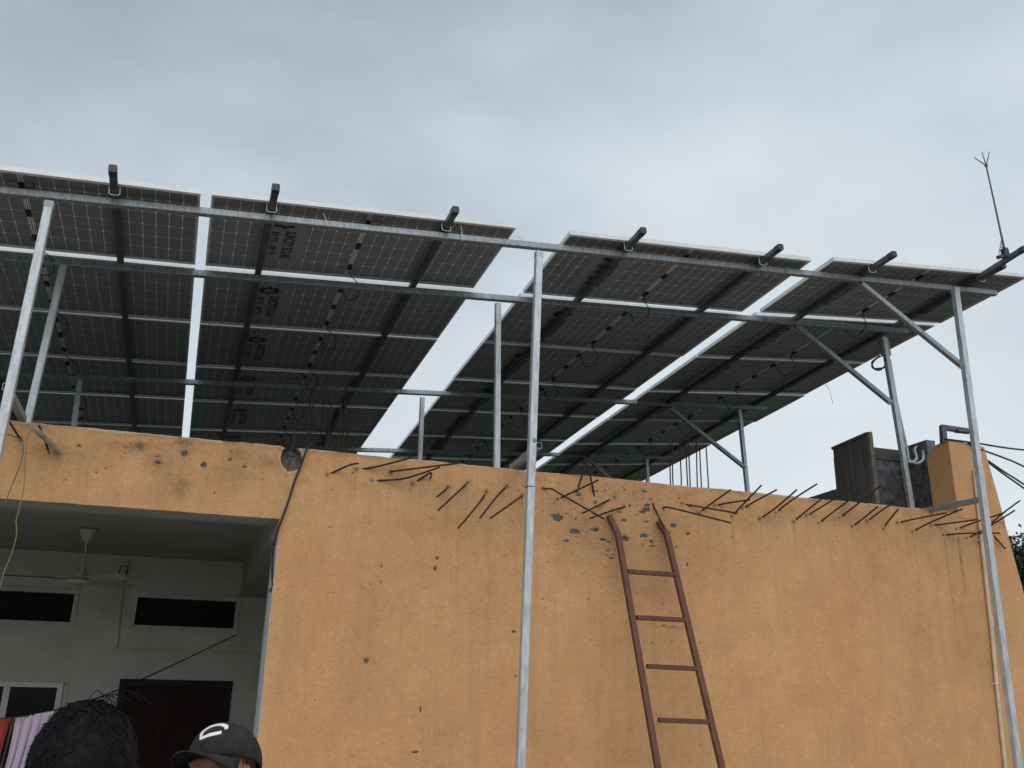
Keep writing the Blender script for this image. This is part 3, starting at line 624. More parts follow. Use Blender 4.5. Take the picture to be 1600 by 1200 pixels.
# posts
def vpost(x, y, ztop, zbot, x2=None, w_=.056, mt='galv_post', plate=True):
    m = MB(); m.beam((x2 if x2 is not None else x, y, zbot), (x, y, ztop), w_, w_, up=(0, 1, 0)); o = fpart(m, 'post', mt)
    return o
p1y = 6.252
for t_, b_ in (((78, 316), (5, 655)), ((842, 394), (813, 1200)), ((1492, 451), (1591, 1200))):
    a = P(*t_, p1y); b = P(*b_, p1y); x2 = a[0]+(b[0]-a[0])*(a[2]+.05)/(a[2]-b[2])
    if t_[0] == 78: x2 = a[0]-.05
    o = vpost(a[0], p1y+.0, a[2], -.05, x2)
    if t_[0] == 842:
        q = P(828, 761, p1y); m = MB(); m.box((q[0]-.0295, p1y-.0295, q[2]-.003), (q[0]+.0295, p1y+.0295, q[2]+.003)); child(m, 'butt_joint', 'dark_steel', o)
        q = P(832, 689, p1y); m = MB(); m.ellip(q+Vector((.005, -.022, 0)), (.020, .012, .024), 12, 8); child(m, 'weld', 'stub', o)
    q = a-Vector((0, 0, .035)); m = MB(); m.box((q[0]-.0295, p1y-.0295, q[2]-.012), (q[0]+.0295, p1y+.0295, q[2]+.035)); child(m, 'zinc_patch', 'alu_dull', o)
    m = MB(); m.box((x2-.09, p1y-.09, -.045), (x2+.09, p1y+.09, .012)); child(m, 'base_plate', 'galv', o)
for px0, px1_, v in (((100, 412), (45, 650), 1.145), ((778, 474), (776, 727), 1.145), ((1380, 527), (1412, 720), 1.145), ((125, 592), (117, 655), 3.8), ((660, 621), (656, 713), 3.8), ((1155, 640), (1168, 768), 3.8), ((1010, 717), (1012, 752), 6.3), ((100, 690), (95, 690), 6.3)):
    y = S(0 if px0[0] < 500 else (2.5 if px0[0] < 900 else 6.9), v, ZP)[1]
    a = P(*px0, y); b = P(*px1_, y)
    if px1_[0] == 95: continue
    sl_ = (b[0]-a[0])/(b[2]-a[2]); zb0 = ROOF-.011
    vpost(a[0], y, a[2]-.004, zb0, a[0]+sl_*(zb0-a[2]), .05)
# diagonal braces in the frame's rows
for (a, b, v) in (((1345, 443), (1503, 572), .135), ((1243, 508), (1390, 628), 1.145), ((1047, 638), (1163, 730), 3.8), ((918, 716), (975, 768), 6.3)):
    y = S(6.5, v, ZP)[1]; m = MB(); m.beam(P(*a, y), P(*b, y), .046, .046, up=(0, 1, 0)); o = fpart(m, 'brace', 'galv'); m = MB(); q = P(*b, y); m.ellip(q, (.033, .030, .030), 12, 8); child(m, 'weld', 'alu_dull', o)
# ties from the front posts back to the roof edge
for a, b in ((P(1531, 781, p1y+.03), P(1440, 799, 7.02)), (P(842, 696, p1y+.0), P(800, 731, 7.1)), (P(10, 604, p1y+.03), P(36, 655, 7.1))):
    m = MB(); m.beam(a, b, .046, .046, up=(0, 0, 1), hollow=True); fpart(m, 'tie', 'galv')

# ------------------------------------------------------------------ solar panels
def text_mesh(body, size, extrude=.0006, sx=1.0):
    cu = bpy.data.curves.new('lettering', 'FONT'); cu.body = body; cu.size = size; cu.extrude = extrude; cu.offset = .0016*size/.08
    o = bpy.data.objects.new('lettering', cu); C.objects.link(o)
    dg = bpy.context.evaluated_depsgraph_get(); dg.update(); me = bpy.data.meshes.new_from_object(o.evaluated_get(dg))
    bpy.data.objects.remove(o); bpy.data.curves.remove(cu); return me
def panel_meshes():
    d = {}
    m = MB(); h = PT/2; fl = .030                # frame: outer walls and inward flange on the under side
    for a, b in (((0, 0), (PW, .0015)), ((0, PH-.0015), (PW, PH)), ((0, .0015), (.0015, PH-.0015)), ((PW-.0015, .0015), (PW, PH-.0015))):
        m.box((a[0], a[1], -h), (b[0], b[1], h))
    for a, b in (((.0016, .0016), (PW-.0016, .010)), ((.0016, PH-.010), (PW-.0016, PH-.0016)), ((.0016, .0101), (.010, PH-.0101)), ((PW-.010, .0101), (PW-.0016, PH-.0101))):
        m.box((a[0], a[1], h-.009), (b[0], b[1], h-.0002))
    for a, b in (((.0016, .0016), (PW-.0016, fl)), ((.0016, PH-fl), (PW-.0016, PH-.0016)), ((.0016, fl+.0001), (.013, PH-fl-.0001)), ((PW-.013, fl+.0001), (PW-.0016, PH-fl-.0001))):
        m.box((a[0], a[1], -h+.0003), (b[0], b[1], -h+.002))
    d['panel_frame'] = m.build('panel_frame', 'alu')
    m = MB(); m.box((.0105, .0105, h-.0145), (PW-.0105, PH-.0105, h-.0092)); d['cell_sheet'] = m.build('cell_sheet', 'cells')
    zc = h-.0146
    m = MB(); m.box((PW/2-.0115, .02, zc-.0012), (PW/2-.0045, PH-.02, zc)); m.box((PW/2+.0045, .02, zc-.0012), (PW/2+.0115, PH-.02, zc)); d['busbar'] = m.build('busbar', 'strip')
    for k, v in enumerate((.20, .575, .955)):
        m = MB(); m.beam((PW/2, v-.038, zc-.010), (PW/2, v+.038, zc-.010), .036, .018, ch=.004); d['junction_box%d' % k] = m.build('junction_box', 'black_plastic')
    m = MB(); r = smooth_path([(PW/2, .99, zc-.012), (PW/2+.02, 1.03, zc-.05), (PW/2+.10, 1.10, -.09), (PW/2+.115, 1.22, -.15), (PW/2+.03, 1.27, -.16), (PW/2+.01, 1.28, -.10), (PW/2-.01, 1.31, zc-.02)], 5)
    m.tube(r, .0042, 6); d['cable'] = m.build('cable', 'cable')
    m = MB(); r = smooth_path([(PW/2, .16, zc-.012), (PW/2-.03, .11, zc-.03), (PW/2-.05, .06, -.05), (PW/2+.0, .03, -.075), (PW/2+.07, .04, -.06), (PW/2+.09, .12, -.04), (PW/2+.05, .17, -.035), (PW/2+.01, .13, -.04)], 5)
    m.tube(r, .0042, 6); d['cable_coil'] = m.build('cable', 'cable')
    # maker's decal: pale film, emblem, name and a smaller line below it
    m = MB(); m.box((.385, .245, zc-.0010), (.735, .985, zc)); d['decal'] = m.build('decal', 'decal')
    me = text_mesh('SUNCITY SOLAR', .098); me.name = 'lettering'
    bb = np.array([v.co[:] for v in me.vertices]); wd = bb[:, 0].max()-bb[:, 0].min(); hh = .086
    for v in me.vertices:                      # text x -> +v (away), text up -> +u, facing down
        tx = (v.co.x-bb[:, 0].min())/wd*.46; ty = (v.co.y-bb[:, 1].min())/(bb[:, 1].max()-bb[:, 1].min())*hh
        v.co = (.560+ty, .458+tx, zc-.0016-v.co.z)
    me.materials.append(M['ink']); o = bpy.data.objects.new('lettering', me); C.objects.link(o); d['lettering'] = o
    me = text_mesh('हर घर - हर घर', .07, .0003)
    bb = np.array([v.co[:] for v in me.vertices]); wd = bb[:, 0].max()-bb[:, 0].min()
    for v in me.vertices:
        tx = (v.co.x-bb[:, 0].min())/wd*.40; ty = (v.co.y-bb[:, 1].min())/(bb[:, 1].max()-bb[:, 1].min())*.062
        v.co = (.452+ty, .480+tx, zc-.0016-v.co.z)
    me.materials.append(M['ink']); o = bpy.data.objects.new('lettering', me); C.objects.link(o); d['small_lettering'] = o
    m = MB(); n = 32; vs = []; cx0, cy0 = .545, .345
    for k in range(n):
        a = 2*math.pi*k/n; rr = 1.0 if k % 4 else 1.32; rr *= .92 if k % 4 == 2 else 1
        vs.append((cx0+.088*rr*math.sin(a), cy0+.066*rr*math.cos(a), zc-.0022))
    m.add(vs+[(x, y, zc-.0010) for x, y, z in vs], [tuple(range(n)), tuple(range(2*n-1, n-1, -1))]+[(k, (k+1) % n, (k+1) % n+n, k+n) for k in range(n)])
    d['emblem'] = m.build('emblem', 'ink')
    m = MB(); m.lathe((cx0, cy0, zc-.0034), [(.048, 0), (.048, .0012)], 24); 
    for q in range(len(m.v)): x, y, z = m.v[q]; m.v[q] = (x, cy0+(y-cy0)*.72, z)
    d['emblem_core'] = m.build('emblem_core', 'ink_orange')
    return d
PM = panel_meshes()
ORD = ['front', 'second', 'third', 'fourth', 'fifth', 'sixth', 'seventh', 'eighth']
COLN = ['leftmost column', 'column right of the first gap', 'column right of the wide gap', 'rightmost column']
first = True
for i in range(4):
    for r in range((6, 7, 8, 8)[i]):
        v0 = 0 if r == 0 else PH+.0722+(PH+.019)*(r-1)
        o0 = A(i, 0, v0); ex_ = (A(i, PW, v0)-o0).normalized(); ey_ = (A(i, 0, v0+PH)-o0); ey_ = (ey_-ex_*ey_.dot(ex_)).normalized(); ez_ = ex_.cross(ey_)
        j = [rng.normal(0, .0016) for _ in range(3)]
        p = empty('solar_panel', o0, '%s solar panel from the street edge, in the %s' % (ORD[r], COLN[i]) if r else 'frontmost solar panel at the street edge, in the %s' % COLN[i], 'solar panel', 'solar panels on the mounting frame')
        Rm = Matrix((ex_, ey_, ez_)).transposed() @ Euler((j[0], j[1], j[2]*.5)).to_matrix()
        p.matrix_world = Matrix.Translation(o0+Vector((0, 0, rng.normal(0, .0015)))) @ Rm.to_4x4()
        keys = ['panel_frame', 'cell_sheet', 'busbar', 'junction_box0', 'junction_box1', 'junction_box2', 'cable']
        if r == 0: keys.append('cable_coil')
        if i > 0: keys += ['decal']
        par = {}
        for k in keys:
            c = PM[k].copy(); C.objects.link(c); c.parent = p; par[k] = c
        if i > 0:
            for k in ('lettering', 'small_lettering', 'emblem', 'emblem_core'):
                c = PM[k].copy(); C.objects.link(c); c.parent = par['decal']
for o in PM.values(): bpy.data.objects.remove(o)

# ------------------------------------------------------------------ lightning rod, ladder, pipes, boards, cables
base = OA.lerp(OB, .14)+SZ*.035
yb = base[1]; top = P(1541, 259, yb)
rod = empty('lightning_rod', base, 'thin rod with a three pronged tip clamped to the far right rafter end', 'lightning rod')
def rp(m, n, mt, par_=rod):
    o = m.build(n, mt); o.parent = par_; o.matrix_parent_inverse = Matrix.Translation(-par_.location); return o
m = MB(); m.tube([base, base.lerp(top, .5), top], .0085, 8, radii=[.0105, .008, .007]); rp(m, 'rod', 'dark_steel')
m = MB(); m.beam(base-(top-base).normalized()*.03, base+(top-base).normalized()*.075, .05, .05, up=(0, 1, 0)); m.beam(base+Vector((-.10, 0, -.03)), base+Vector((.04, 0, .02)), .03, .03, up=(0, 1, 0)); rp(m, 'clamp', 'cap')
m = MB(); m.ellip(top, (.016, .016, .014), 12, 8); rp(m, 'hub', 'dark_steel')
for q in ((1522, 246), (1534.5, 238), (1546, 237)):
    m = MB(); m.tube([top, P(*q, yb-.0)], .004, 6, radii=[.006, .004]); rp(m, 'prong', 'dark_steel')
m = MB(); pts = []; cdir = (top-base).normalized()
for k in range(60):
    t = k/59; c = base.lerp(top, .02+.15*t)+Vector((-.045*(1-t)-.004, 0, 0)); a = t*6*2*math.pi; rr = .022*(1-.6*t); pts.append(c+Vector((rr*math.cos(a), rr*math.sin(a), 0)))
m.tube(pts, .003, 5); rp(m, 'earth_wire', 'cable')

LB = lambda px, py, t: P(px, py, WY-.05-.95*t)
ladder = empty('steel_ladder', (3.7, WY-.9, 0), 'red oxide steel ladder with bent rail tops leaning on the orange wall', 'ladder')
def lp(m, n): o = m.build(n, 'rustpaint'); o.parent = ladder; o.matrix_parent_inverse = Matrix.Translation((-3.7, -(WY-.9), 0)); return o
# the leaning plane: it meets the wall near the bend and stands out at the foot
def lad(px, py):
    d = _r @ Vector((px-800, py-600, FPX)); zt = 1.36; k = .235                     # y = WY-.05 - k*(zt - z)
    s_ = (WY-.055-k*zt)/(d[1]-k*d[2]); q = d*s_; return Vector((q[0], q[1], q[2]+CZ))
la, lb = lad(966, 828), lad(1028, 1200); ra, rb = lad(1041, 832), lad(1128, 1200)
la = lad(965, 832); 
def ext(a, b): d = (b-a).normalized(); return a+d*((.0-a[2])/d[2])
for a, b, tp in ((la, lb, (952, 806)), (ra, rb, (1029, 815))):
    f_ = ext(a, b); m = MB(); dr_ = (a-f_).normalized(); m.beam(f_, a, .046, .040, up=(0, 1, 0))
    tpp = P(*tp, WY-.018); m.beam(a-dr_*.018, tpp, .044, .038, up=(0, 1, 0)); lp(m, 'rail')
step_v = None
def on_rail(a, b, py0):      # point of a rail at a given photograph row
    lo, hi = 0, 1
    return None
rungs = [((981, 893), (1056, 898)), ((995, 965), (1073, 969)), ((1011, 1041), (1091, 1045)), ((1029, 1125), (1111, 1128))]
rz = []
for a, b in rungs:
    A_, B_ = lad(*a), lad(*b); m = MB(); m.beam(A_, B_, .036, .036, up=(0, 1, 0)); lp(m, 'rung'); rz.append((A_, B_))
dA = (rz[3][0]-rz[0][0])/3; dB = (rz[3][1]-rz[0][1])/3
for k in range(1, 8):
    A_, B_ = rz[3][0]+dA*k, rz[3][1]+dB*k
    if A_[2] > .15: m = MB(); m.beam(A_, B_, .036, .036, up=(0, 1, 0)); lp(m, 'rung')

pp = empty('wall_pipe', (7.1, WY, 0), 'cream plastic pipe clipped down the right end of the orange wall', 'pipe')
def wp(m, n, mt): o = m.build(n, mt); o.parent = pp; o.matrix_parent_inverse = Matrix.Translation((-7.1, -WY, 0)); return o
q = [P(1522, 735, WY-.022), P(1529, 800, WY-.022), P(1543, 930, WY-.022), P(1549, 982, WY-.022), P(1557, 1068, WY-.022), P(1569, 1180, WY-.022)]
f_ = q[-1]+(q[-1]-q[-2])*8; f_ = q[-1].lerp(f_, (q[-1][2]-.1)/(q[-1][2]-f_[2])); m = MB(); m.tube(q+[f_], .0165, 10); wp(m, 'pipe', 'pvc')
m = MB(); m.tube([P(1548, 962, WY-.022), P(1549.5, 980, WY-.022)], .021, 12); wp(m, 'coupling', 'pvc')
for (x, y) in ((1558.5, 1069), (1534, 845)):
    a = P(x, y, WY-.022); m = MB(); m.tube([a+Vector((-.035, .02, 0)), a+Vector((-.018, -.01, .004)), a+Vector((0, -.022, .004)), a+Vector((.018, -.01, .004)), a+Vector((.035, .02, 0))], .006, 6); wp(m, 'clip', 'pvc')

# conduits strapped to the rear right post, swan-necked at the foot
y2 = 7.40
for k, (dx, lab, cpts) in enumerate(((0, 'left grey conduit running down the back right post into a swan neck', [(1424, 722), (1432, 716), (1429, 703), (1434, 697), (1448, 693)]), (7, 'right grey conduit beside the back right post, bending towards the pier', [(1432, 724), (1442, 718), (1442, 704), (1443, 697), (1450, 692)]))):
    pts = [P(1386+dx*.6, 562, y2), P(1396+dx*.8, 630, y2), P(1410+dx, 700, y2), P(1413+dx, 718, y2)]+[P(x, y, y2+.08*i) for i, (x, y) in enumerate(cpts)]
    m = MB(); m.tube(smooth_path(pts, 5), .0135, 9); tag(m.build('conduit', 'conduit'), lab, 'conduit', 'conduits on the back right post')
bx = empty('cable_box', P(1384, 545, 7.3), 'small dark cable box and looped cables under the panels at the back right post', 'cable box')
m = MB(); m.beam(P(1380, 528, 7.36), P(1385, 556, 7.36), .085, .06, up=(0, 1, 0)); o = m.build('box', 'galv'); o.parent = bx; o.matrix_parent_inverse = Matrix.Translation(-bx.location)
for k in range(3):
    m = MB(); m.tube(smooth_path([P(1378-k*2, 556, 7.33), P(1368-k*3, 562+k*2, 7.33), P(1362+k*2, 573+k, 7.33), P(1373+k, 579-k*2, 7.33), P(1381+k*2, 573, 7.33), P(1388, 560, 7.35)], 4), .006, 6)
    o = m.build('cable', 'cable'); o.parent = bx; o.matrix_parent_inverse = Matrix.Translation(-bx.location)

# weathered board standing on the roof beside the stair head
bd = empty('weathered_board', (6.28, 7.4, ROOF), 'dark weathered board panel standing upright on the roof beside the rough stair wall', 'board')
def bp_(m, n, mt): o = m.build(n, mt); o.parent = bd; o.matrix_parent_inverse = Matrix.Translation(-bd.location); return o
zt = 2.588+CZ
bq = lambda y, z, x=0: Vector((6.27+(y-7.4)*.09+x, y, z))
for k in range(9):
    y0 = 7.44+k*.068; m = MB(); xo = .006*(k % 2)+.002*rng.random()
    m.hexa([bq(y0, ROOF-.008, xo), bq(y0+.0655, ROOF-.008, xo), bq(y0+.0655, ROOF-.008, xo+.02), bq(y0, ROOF-.008, xo+.02), bq(y0, zt-.02, xo), bq(y0+.0655, zt-.02, xo), bq(y0+.0655, zt-.02, xo+.02), bq(y0, zt-.02, xo+.02)]); bp_(m, 'plank', 'board')
m = MB(); m.beam(bq(7.415, ROOF-.01, .005), bq(7.415, zt, .005), .045, .05, up=(0, 1, 0)); bp_(m, 'edge_post', 'boardedge')
m = MB(); m.beam(bq(7.44, zt-.004, .01), bq(8.07, zt-.004, .01), .05, .03, up=(0, 0, 1)); bp_(m, 'top_rail', 'board')

# steel angle on top of the pier
m = MB(); a = P(1474, 688, WY+.06); b = P(1473, 666, WY+.06); c_ = P(1514, 674, WY+.06)
m.beam(a-Vector((0, 0, .03)), b, .055, .05, up=(0, 1, 0)); m.beam(b+Vector((-.02, 0, -.012)), c_, .05, .045, up=(0, 1, 0)); m.beam(P(1494, 673, WY+.05), P(1512, 675, WY+.05), .03, .06, up=(0, 1, 0))
tag(m.build('steel_bracket', 'dark_steel'), 'dark steel angle bracket standing on top of the orange pier', 'bracket')

# cables from the pier to the right
for k, (pts, lab) in enumerate((
    ([(1476, 686), (1500, 689), (1530, 693), (1560, 698), (1600, 703), (1700, 712)], 'topmost black cable leaving the pier to the right'),
    ([(1512, 692), (1532, 702), (1565, 714), (1600, 729), (1700, 778)], 'second black cable from the top, sagging away from the pier'),
    ([(1544, 720), (1570, 738), (1600, 757), (1700, 825)], 'third black cable from the top, sagging away from the pier'),
    ([(1545, 723), (1570, 742), (1600, 763), (1700, 835)], 'lowest black cable, just under the third one at the pier'))):
    q = [P(x, y, (WY-.01 if x < 1545 and k < 2 else WY+.3*max(0, (x-1540)/60))) for x, y in pts]; m = MB(); m.tube(smooth_path(q, 5), .0095, 7)
    tag(m.build('service_cable', 'cable'), lab, 'cable', 'black service cables at the pier')
# black cable hanging over the wall beside the porch
pts = [(486, 693, .03), (480, 700, -.022), (470, 728, -.024), (461, 750, -.022), (450, 785, -.022), (440, 812, -.022), (434, 828, -.015), (431, 840, -.01)]
q = [P(x, y, WY+o_) for x, y, o_ in pts]+[P(x, y, WY+.02) for x, y in ((427, 860), (425.5, 895), (426, 915), (421, 925))]
m = MB(); m.tube(smooth_path(q, 4), .0085, 8); tag(m.build('hanging_cable', 'cable'), 'black cable hanging down the orange wall to the porch corner', 'cable')
# wires at the left
m = MB(); m.tube(smooth_path([P(56, 671, WY-.23), P(46, 675, WY-.24), P(41, 695, WY-.25), (P(39, 730, WY-.25)), P(37, 765, WY-.25), P(30, 795, WY-.25), P(25, 815, WY-.25), P(26, 835, WY-.25), P(18, 865, WY-.25), P(6, 895, WY-.25), P(-6, 940, WY-.25)], 5), .0035, 6)
tag(m.build('yellow_wire', 'yellow_wire'), 'thin yellowish wire dangling from the pipe stub in front of the porch', 'wire')
m = MB(); m.tube(smooth_path([P(-12, 675, WY-.06), P(12, 679, WY-.06), P(31, 686, WY-.03), P(36, 700, WY-.03), P(33, 722, WY-.03), P(20, 755, WY-.03), P(12, 775, WY-.03), P(8, 790, WY-.03)], 5), .0038, 6)
tag(m.build('grey_wire', 'grey_wire'), 'thin grey wire looped round a rebar at the far left of the beam', 'wire')
# loose binding wires on the panels' edges
for k, (pts, Y, lab) in enumerate((([(1290, 600), (1297, 612), (1301, 631)], 8.2, 'wisp of binding wire hanging under the right edge of the panels'), ([(798, 376), (806, 368), (817, 377)], 6.15, 'curl of binding wire on the front tube between the two middle columns'), ([(505, 333), (509, 342), (511, 352)], 6.2, 'short binding wire over the front tube, second column'), ([(720, 352), (722, 365), (722, 377)], 6.2, 'short binding wire over the front tube near the column end'))):
    m = MB(); m.tube(smooth_path([P(x, y, Y) for x, y in pts], 4), .0022, 5); tag(m.build('binding_wire', 'alu' if k else 'grey_wire'), lab, 'wire')

# ceiling fan in the porch
FY = 9.2; fc = P(126, 906, FY); ct = P(142, 823, FY); ct = Vector((fc[0], FY, CEZ)); fc = Vector((ct[0], FY, fc[2]))
fan = empty('ceiling_fan', ct, 'cream three bladed ceiling fan hanging in the porch', 'ceiling fan')
def fp(m, n, mt='fan'): o = m.build(n, mt); o.parent = fan; o.matrix_parent_inverse = Matrix.Translation(-fan.location); return o
m = MB(); m.lathe((ct[0], FY, ct[2]-.125), [(.022, 0), (.045, .03), (.075, .10), (.085, .118)], 24); fp(m, 'canopy')
m = MB(); m.lathe((ct[0], FY, ct[2]-.006), [(.092, 0), (.092, .005)], 24); fp(m, 'canopy_gap', 'cap')
m = MB(); m.tube([ct-Vector((0, 0, .11)), fc+Vector((0, 0, .09))], .0115, 10); fp(m, 'down_rod')
m = MB(); m.lathe(fc-Vector((0, 0, .045)), [(.03, 0), (.10, .004), (.128, .02), (.130, .034), (.100, .050), (.072, .055), (.068, .085), (.055, .10), (.040, .112), (.030, .150)], 28); fp(m, 'motor')
for a in (182, -52, 50):
    m = MB(); ca, sa = math.cos(R_(a)), math.sin(R_(a)); vs = []
    for t in np.linspace(0, 1, 9):
        r_ = .13+.50*t; wd = .045+.03*min(1, t*3)-.018*max(0, t-.8)*5
        for s_, zz in ((-1, .015), (1, -.015)):
            for dz in (0, -.004): vs.append((fc[0]+ca*r_-sa*wd*s_, FY+sa*r_+ca*wd*s_, fc[2]+.004+zz+dz))
    fs = []
    for k in range(8):
        o_ = k*4; fs += [(o_, o_+4, o_+6, o_+2), (o_+1, o_+3, o_+7, o_+5), (o_, o_+1, o_+5, o_+4), (o_+2, o_+6, o_+7, o_+3)]
    fs += [(0, 2, 3, 1), (32, 33, 35, 34)]; m.add(vs, fs); bl = fp(m, 'blade')
    m = MB(); m.beam((fc[0]+ca*.09, FY+sa*.09, fc[2]+.010), (fc[0]+ca*.20, FY+sa*.20, fc[2]+.010), .05, .007, ch=.001); fp(m, 'blade_arm')

# clothes line with washing, hung across the porch
LY = BY-.1
line = smooth_path([P(369, 992, BY-.01), P(300, 1025, LY-.9), P(240, 1053, LY-1.7), P(175, 1082, LY-2.4), P(120, 1101, LY-2.7), P(75, 1112, LY-2.9), P(22, 1121, LY-3), P(-30, 1124, LY-3)], 6)
m = MB(); m.tube(line, .0058, 6); tag(m.build('clothes_line', 'cable'), 'black washing line slanting down from the right transom corner across the porch', 'clothes line')
def cloth(name, xa, xb, ya, yb_, mt, lab, drop=.9, seed=1):
    nx, nz = 70, 26; V = []; a = P(xa, ya, LY-2.95); b = P(xb, yb_, LY-2.95)
    fr = np.linspace(0, 1, nx)
    for j in range(nz):
        for i in range(nx):
            t = fr[i]; z = j/(nz-1)
            f_ = .022*math.sin(t*23+seed*2+z*1.2)+.012*math.sin(t*51+seed)+.008*math.sin(t*9+z*5)
            q = a.lerp(b, t)+Vector((0, f_*(.35+z*.9), -drop*z)); V.append((q[0]+.01*math.sin(z*6+t*3)-.05*z, q[1]-.008, q[2]))
    m = MB(); m.add(V, [(j*nx+i, j*nx+i+1, (j+1)*nx+i+1, (j+1)*nx+i) for j in range(nz-1) for i in range(nx-1)], True); o = m.build(name, mt)
    sm_ = o.modifiers.new('thickness', 'SOLIDIFY'); sm_.thickness = .004
    tag(o, lab, 'washing'); return o
o = cloth('hanging_cloth', -60, 17, 1122, 1121, 'red_cloth', 'red cloth hung on the washing line at the far left', seed=2)
cloth('hanging_shawl', 25, 84, 1120.5, 1110.5, 'lilac_cloth', 'pale lilac cloth hung on the washing line beside the red one', seed=5)
cloth('hanging_towel', 18, 24, 1121, 1121, 'dark_cloth', 'narrow brown cloth hung between the red and the lilac one', seed=7)

# tree beyond the right end of the wall
def tree(x, y, h, r, n, seed, lab):
    rg = random.Random(seed); t = empty('tree', (x, y, 0), lab, 'tree')
    def tp(m, nme, mt): o = m.build(nme, mt); o.parent = t; o.matrix_parent_inverse = Matrix.Translation(-t.location); return o
    m = MB(); q = [(x, y, -.1), (x+.05, y, h*.25), (x-.03, y+.05, h*.45), (x, y, h*.75)]; m.tube(smooth_path(q, 4), .14, 10, radii=[.17-.10*i/12 for i in range(13)])
    cl = []
    for k in range(70):
        a = rg.uniform(0, 6.28); zz = rg.uniform(-.75, 1); rr = r*math.sqrt(max(0, 1-zz*zz))*rg.uniform(.45, 1.0); c = Vector((x+rr*math.cos(a), y+rr*math.sin(a), h*.68+zz*h*.33)); cl.append((c, rg.uniform(.35, .75)))
        m.tube([(x, y, h*.35+.2*zz), ((x+c[0])/2, (y+c[1])/2, (h*.4+c[2])/2+.2), c], .03, 6, radii=[.05, .03, .012])
    tp(m, 'trunk', 'bark'); m = MB(); vs = []; fs = []
    for k in range(n):
        c, cr = cl[rg.randrange(len(cl))]; d = Vector((rg.gauss(0, 1), rg.gauss(0, 1), rg.gauss(0, .8))); d.normalize(); p = c+d*cr*rg.uniform(.3, 1.05)
        ax = Vector((rg.gauss(0, 1), rg.gauss(0, 1), rg.gauss(0, .6)-.3)).normalized(); sd_ = ax.cross(Vector((rg.gauss(0, 1), rg.gauss(0, 1), rg.gauss(0, 1)))).normalized(); l_ = rg.uniform(.045, .10); w2 = l_*.30
        nrm = ax.cross(sd_)*l_*.1; o_ = len(vs); vs += [p, p+ax*l_*.45+sd_*w2+nrm, p+ax*l_, p+ax*l_*.45-sd_*w2+nrm]; fs.append((o_, o_+1, o_+2, o_+3))
    m.add(vs, fs); tp(m, 'crown', 'leaf')
tree(14.1, 12.2, 4.45, 2.1, 60000, 3, 'dark green leafy tree beyond the right end of the orange wall')
tree(16.4, 15.5, 4.2, 2.0, 30000, 8, 'further dark green tree at the right frame edge behind the wall')

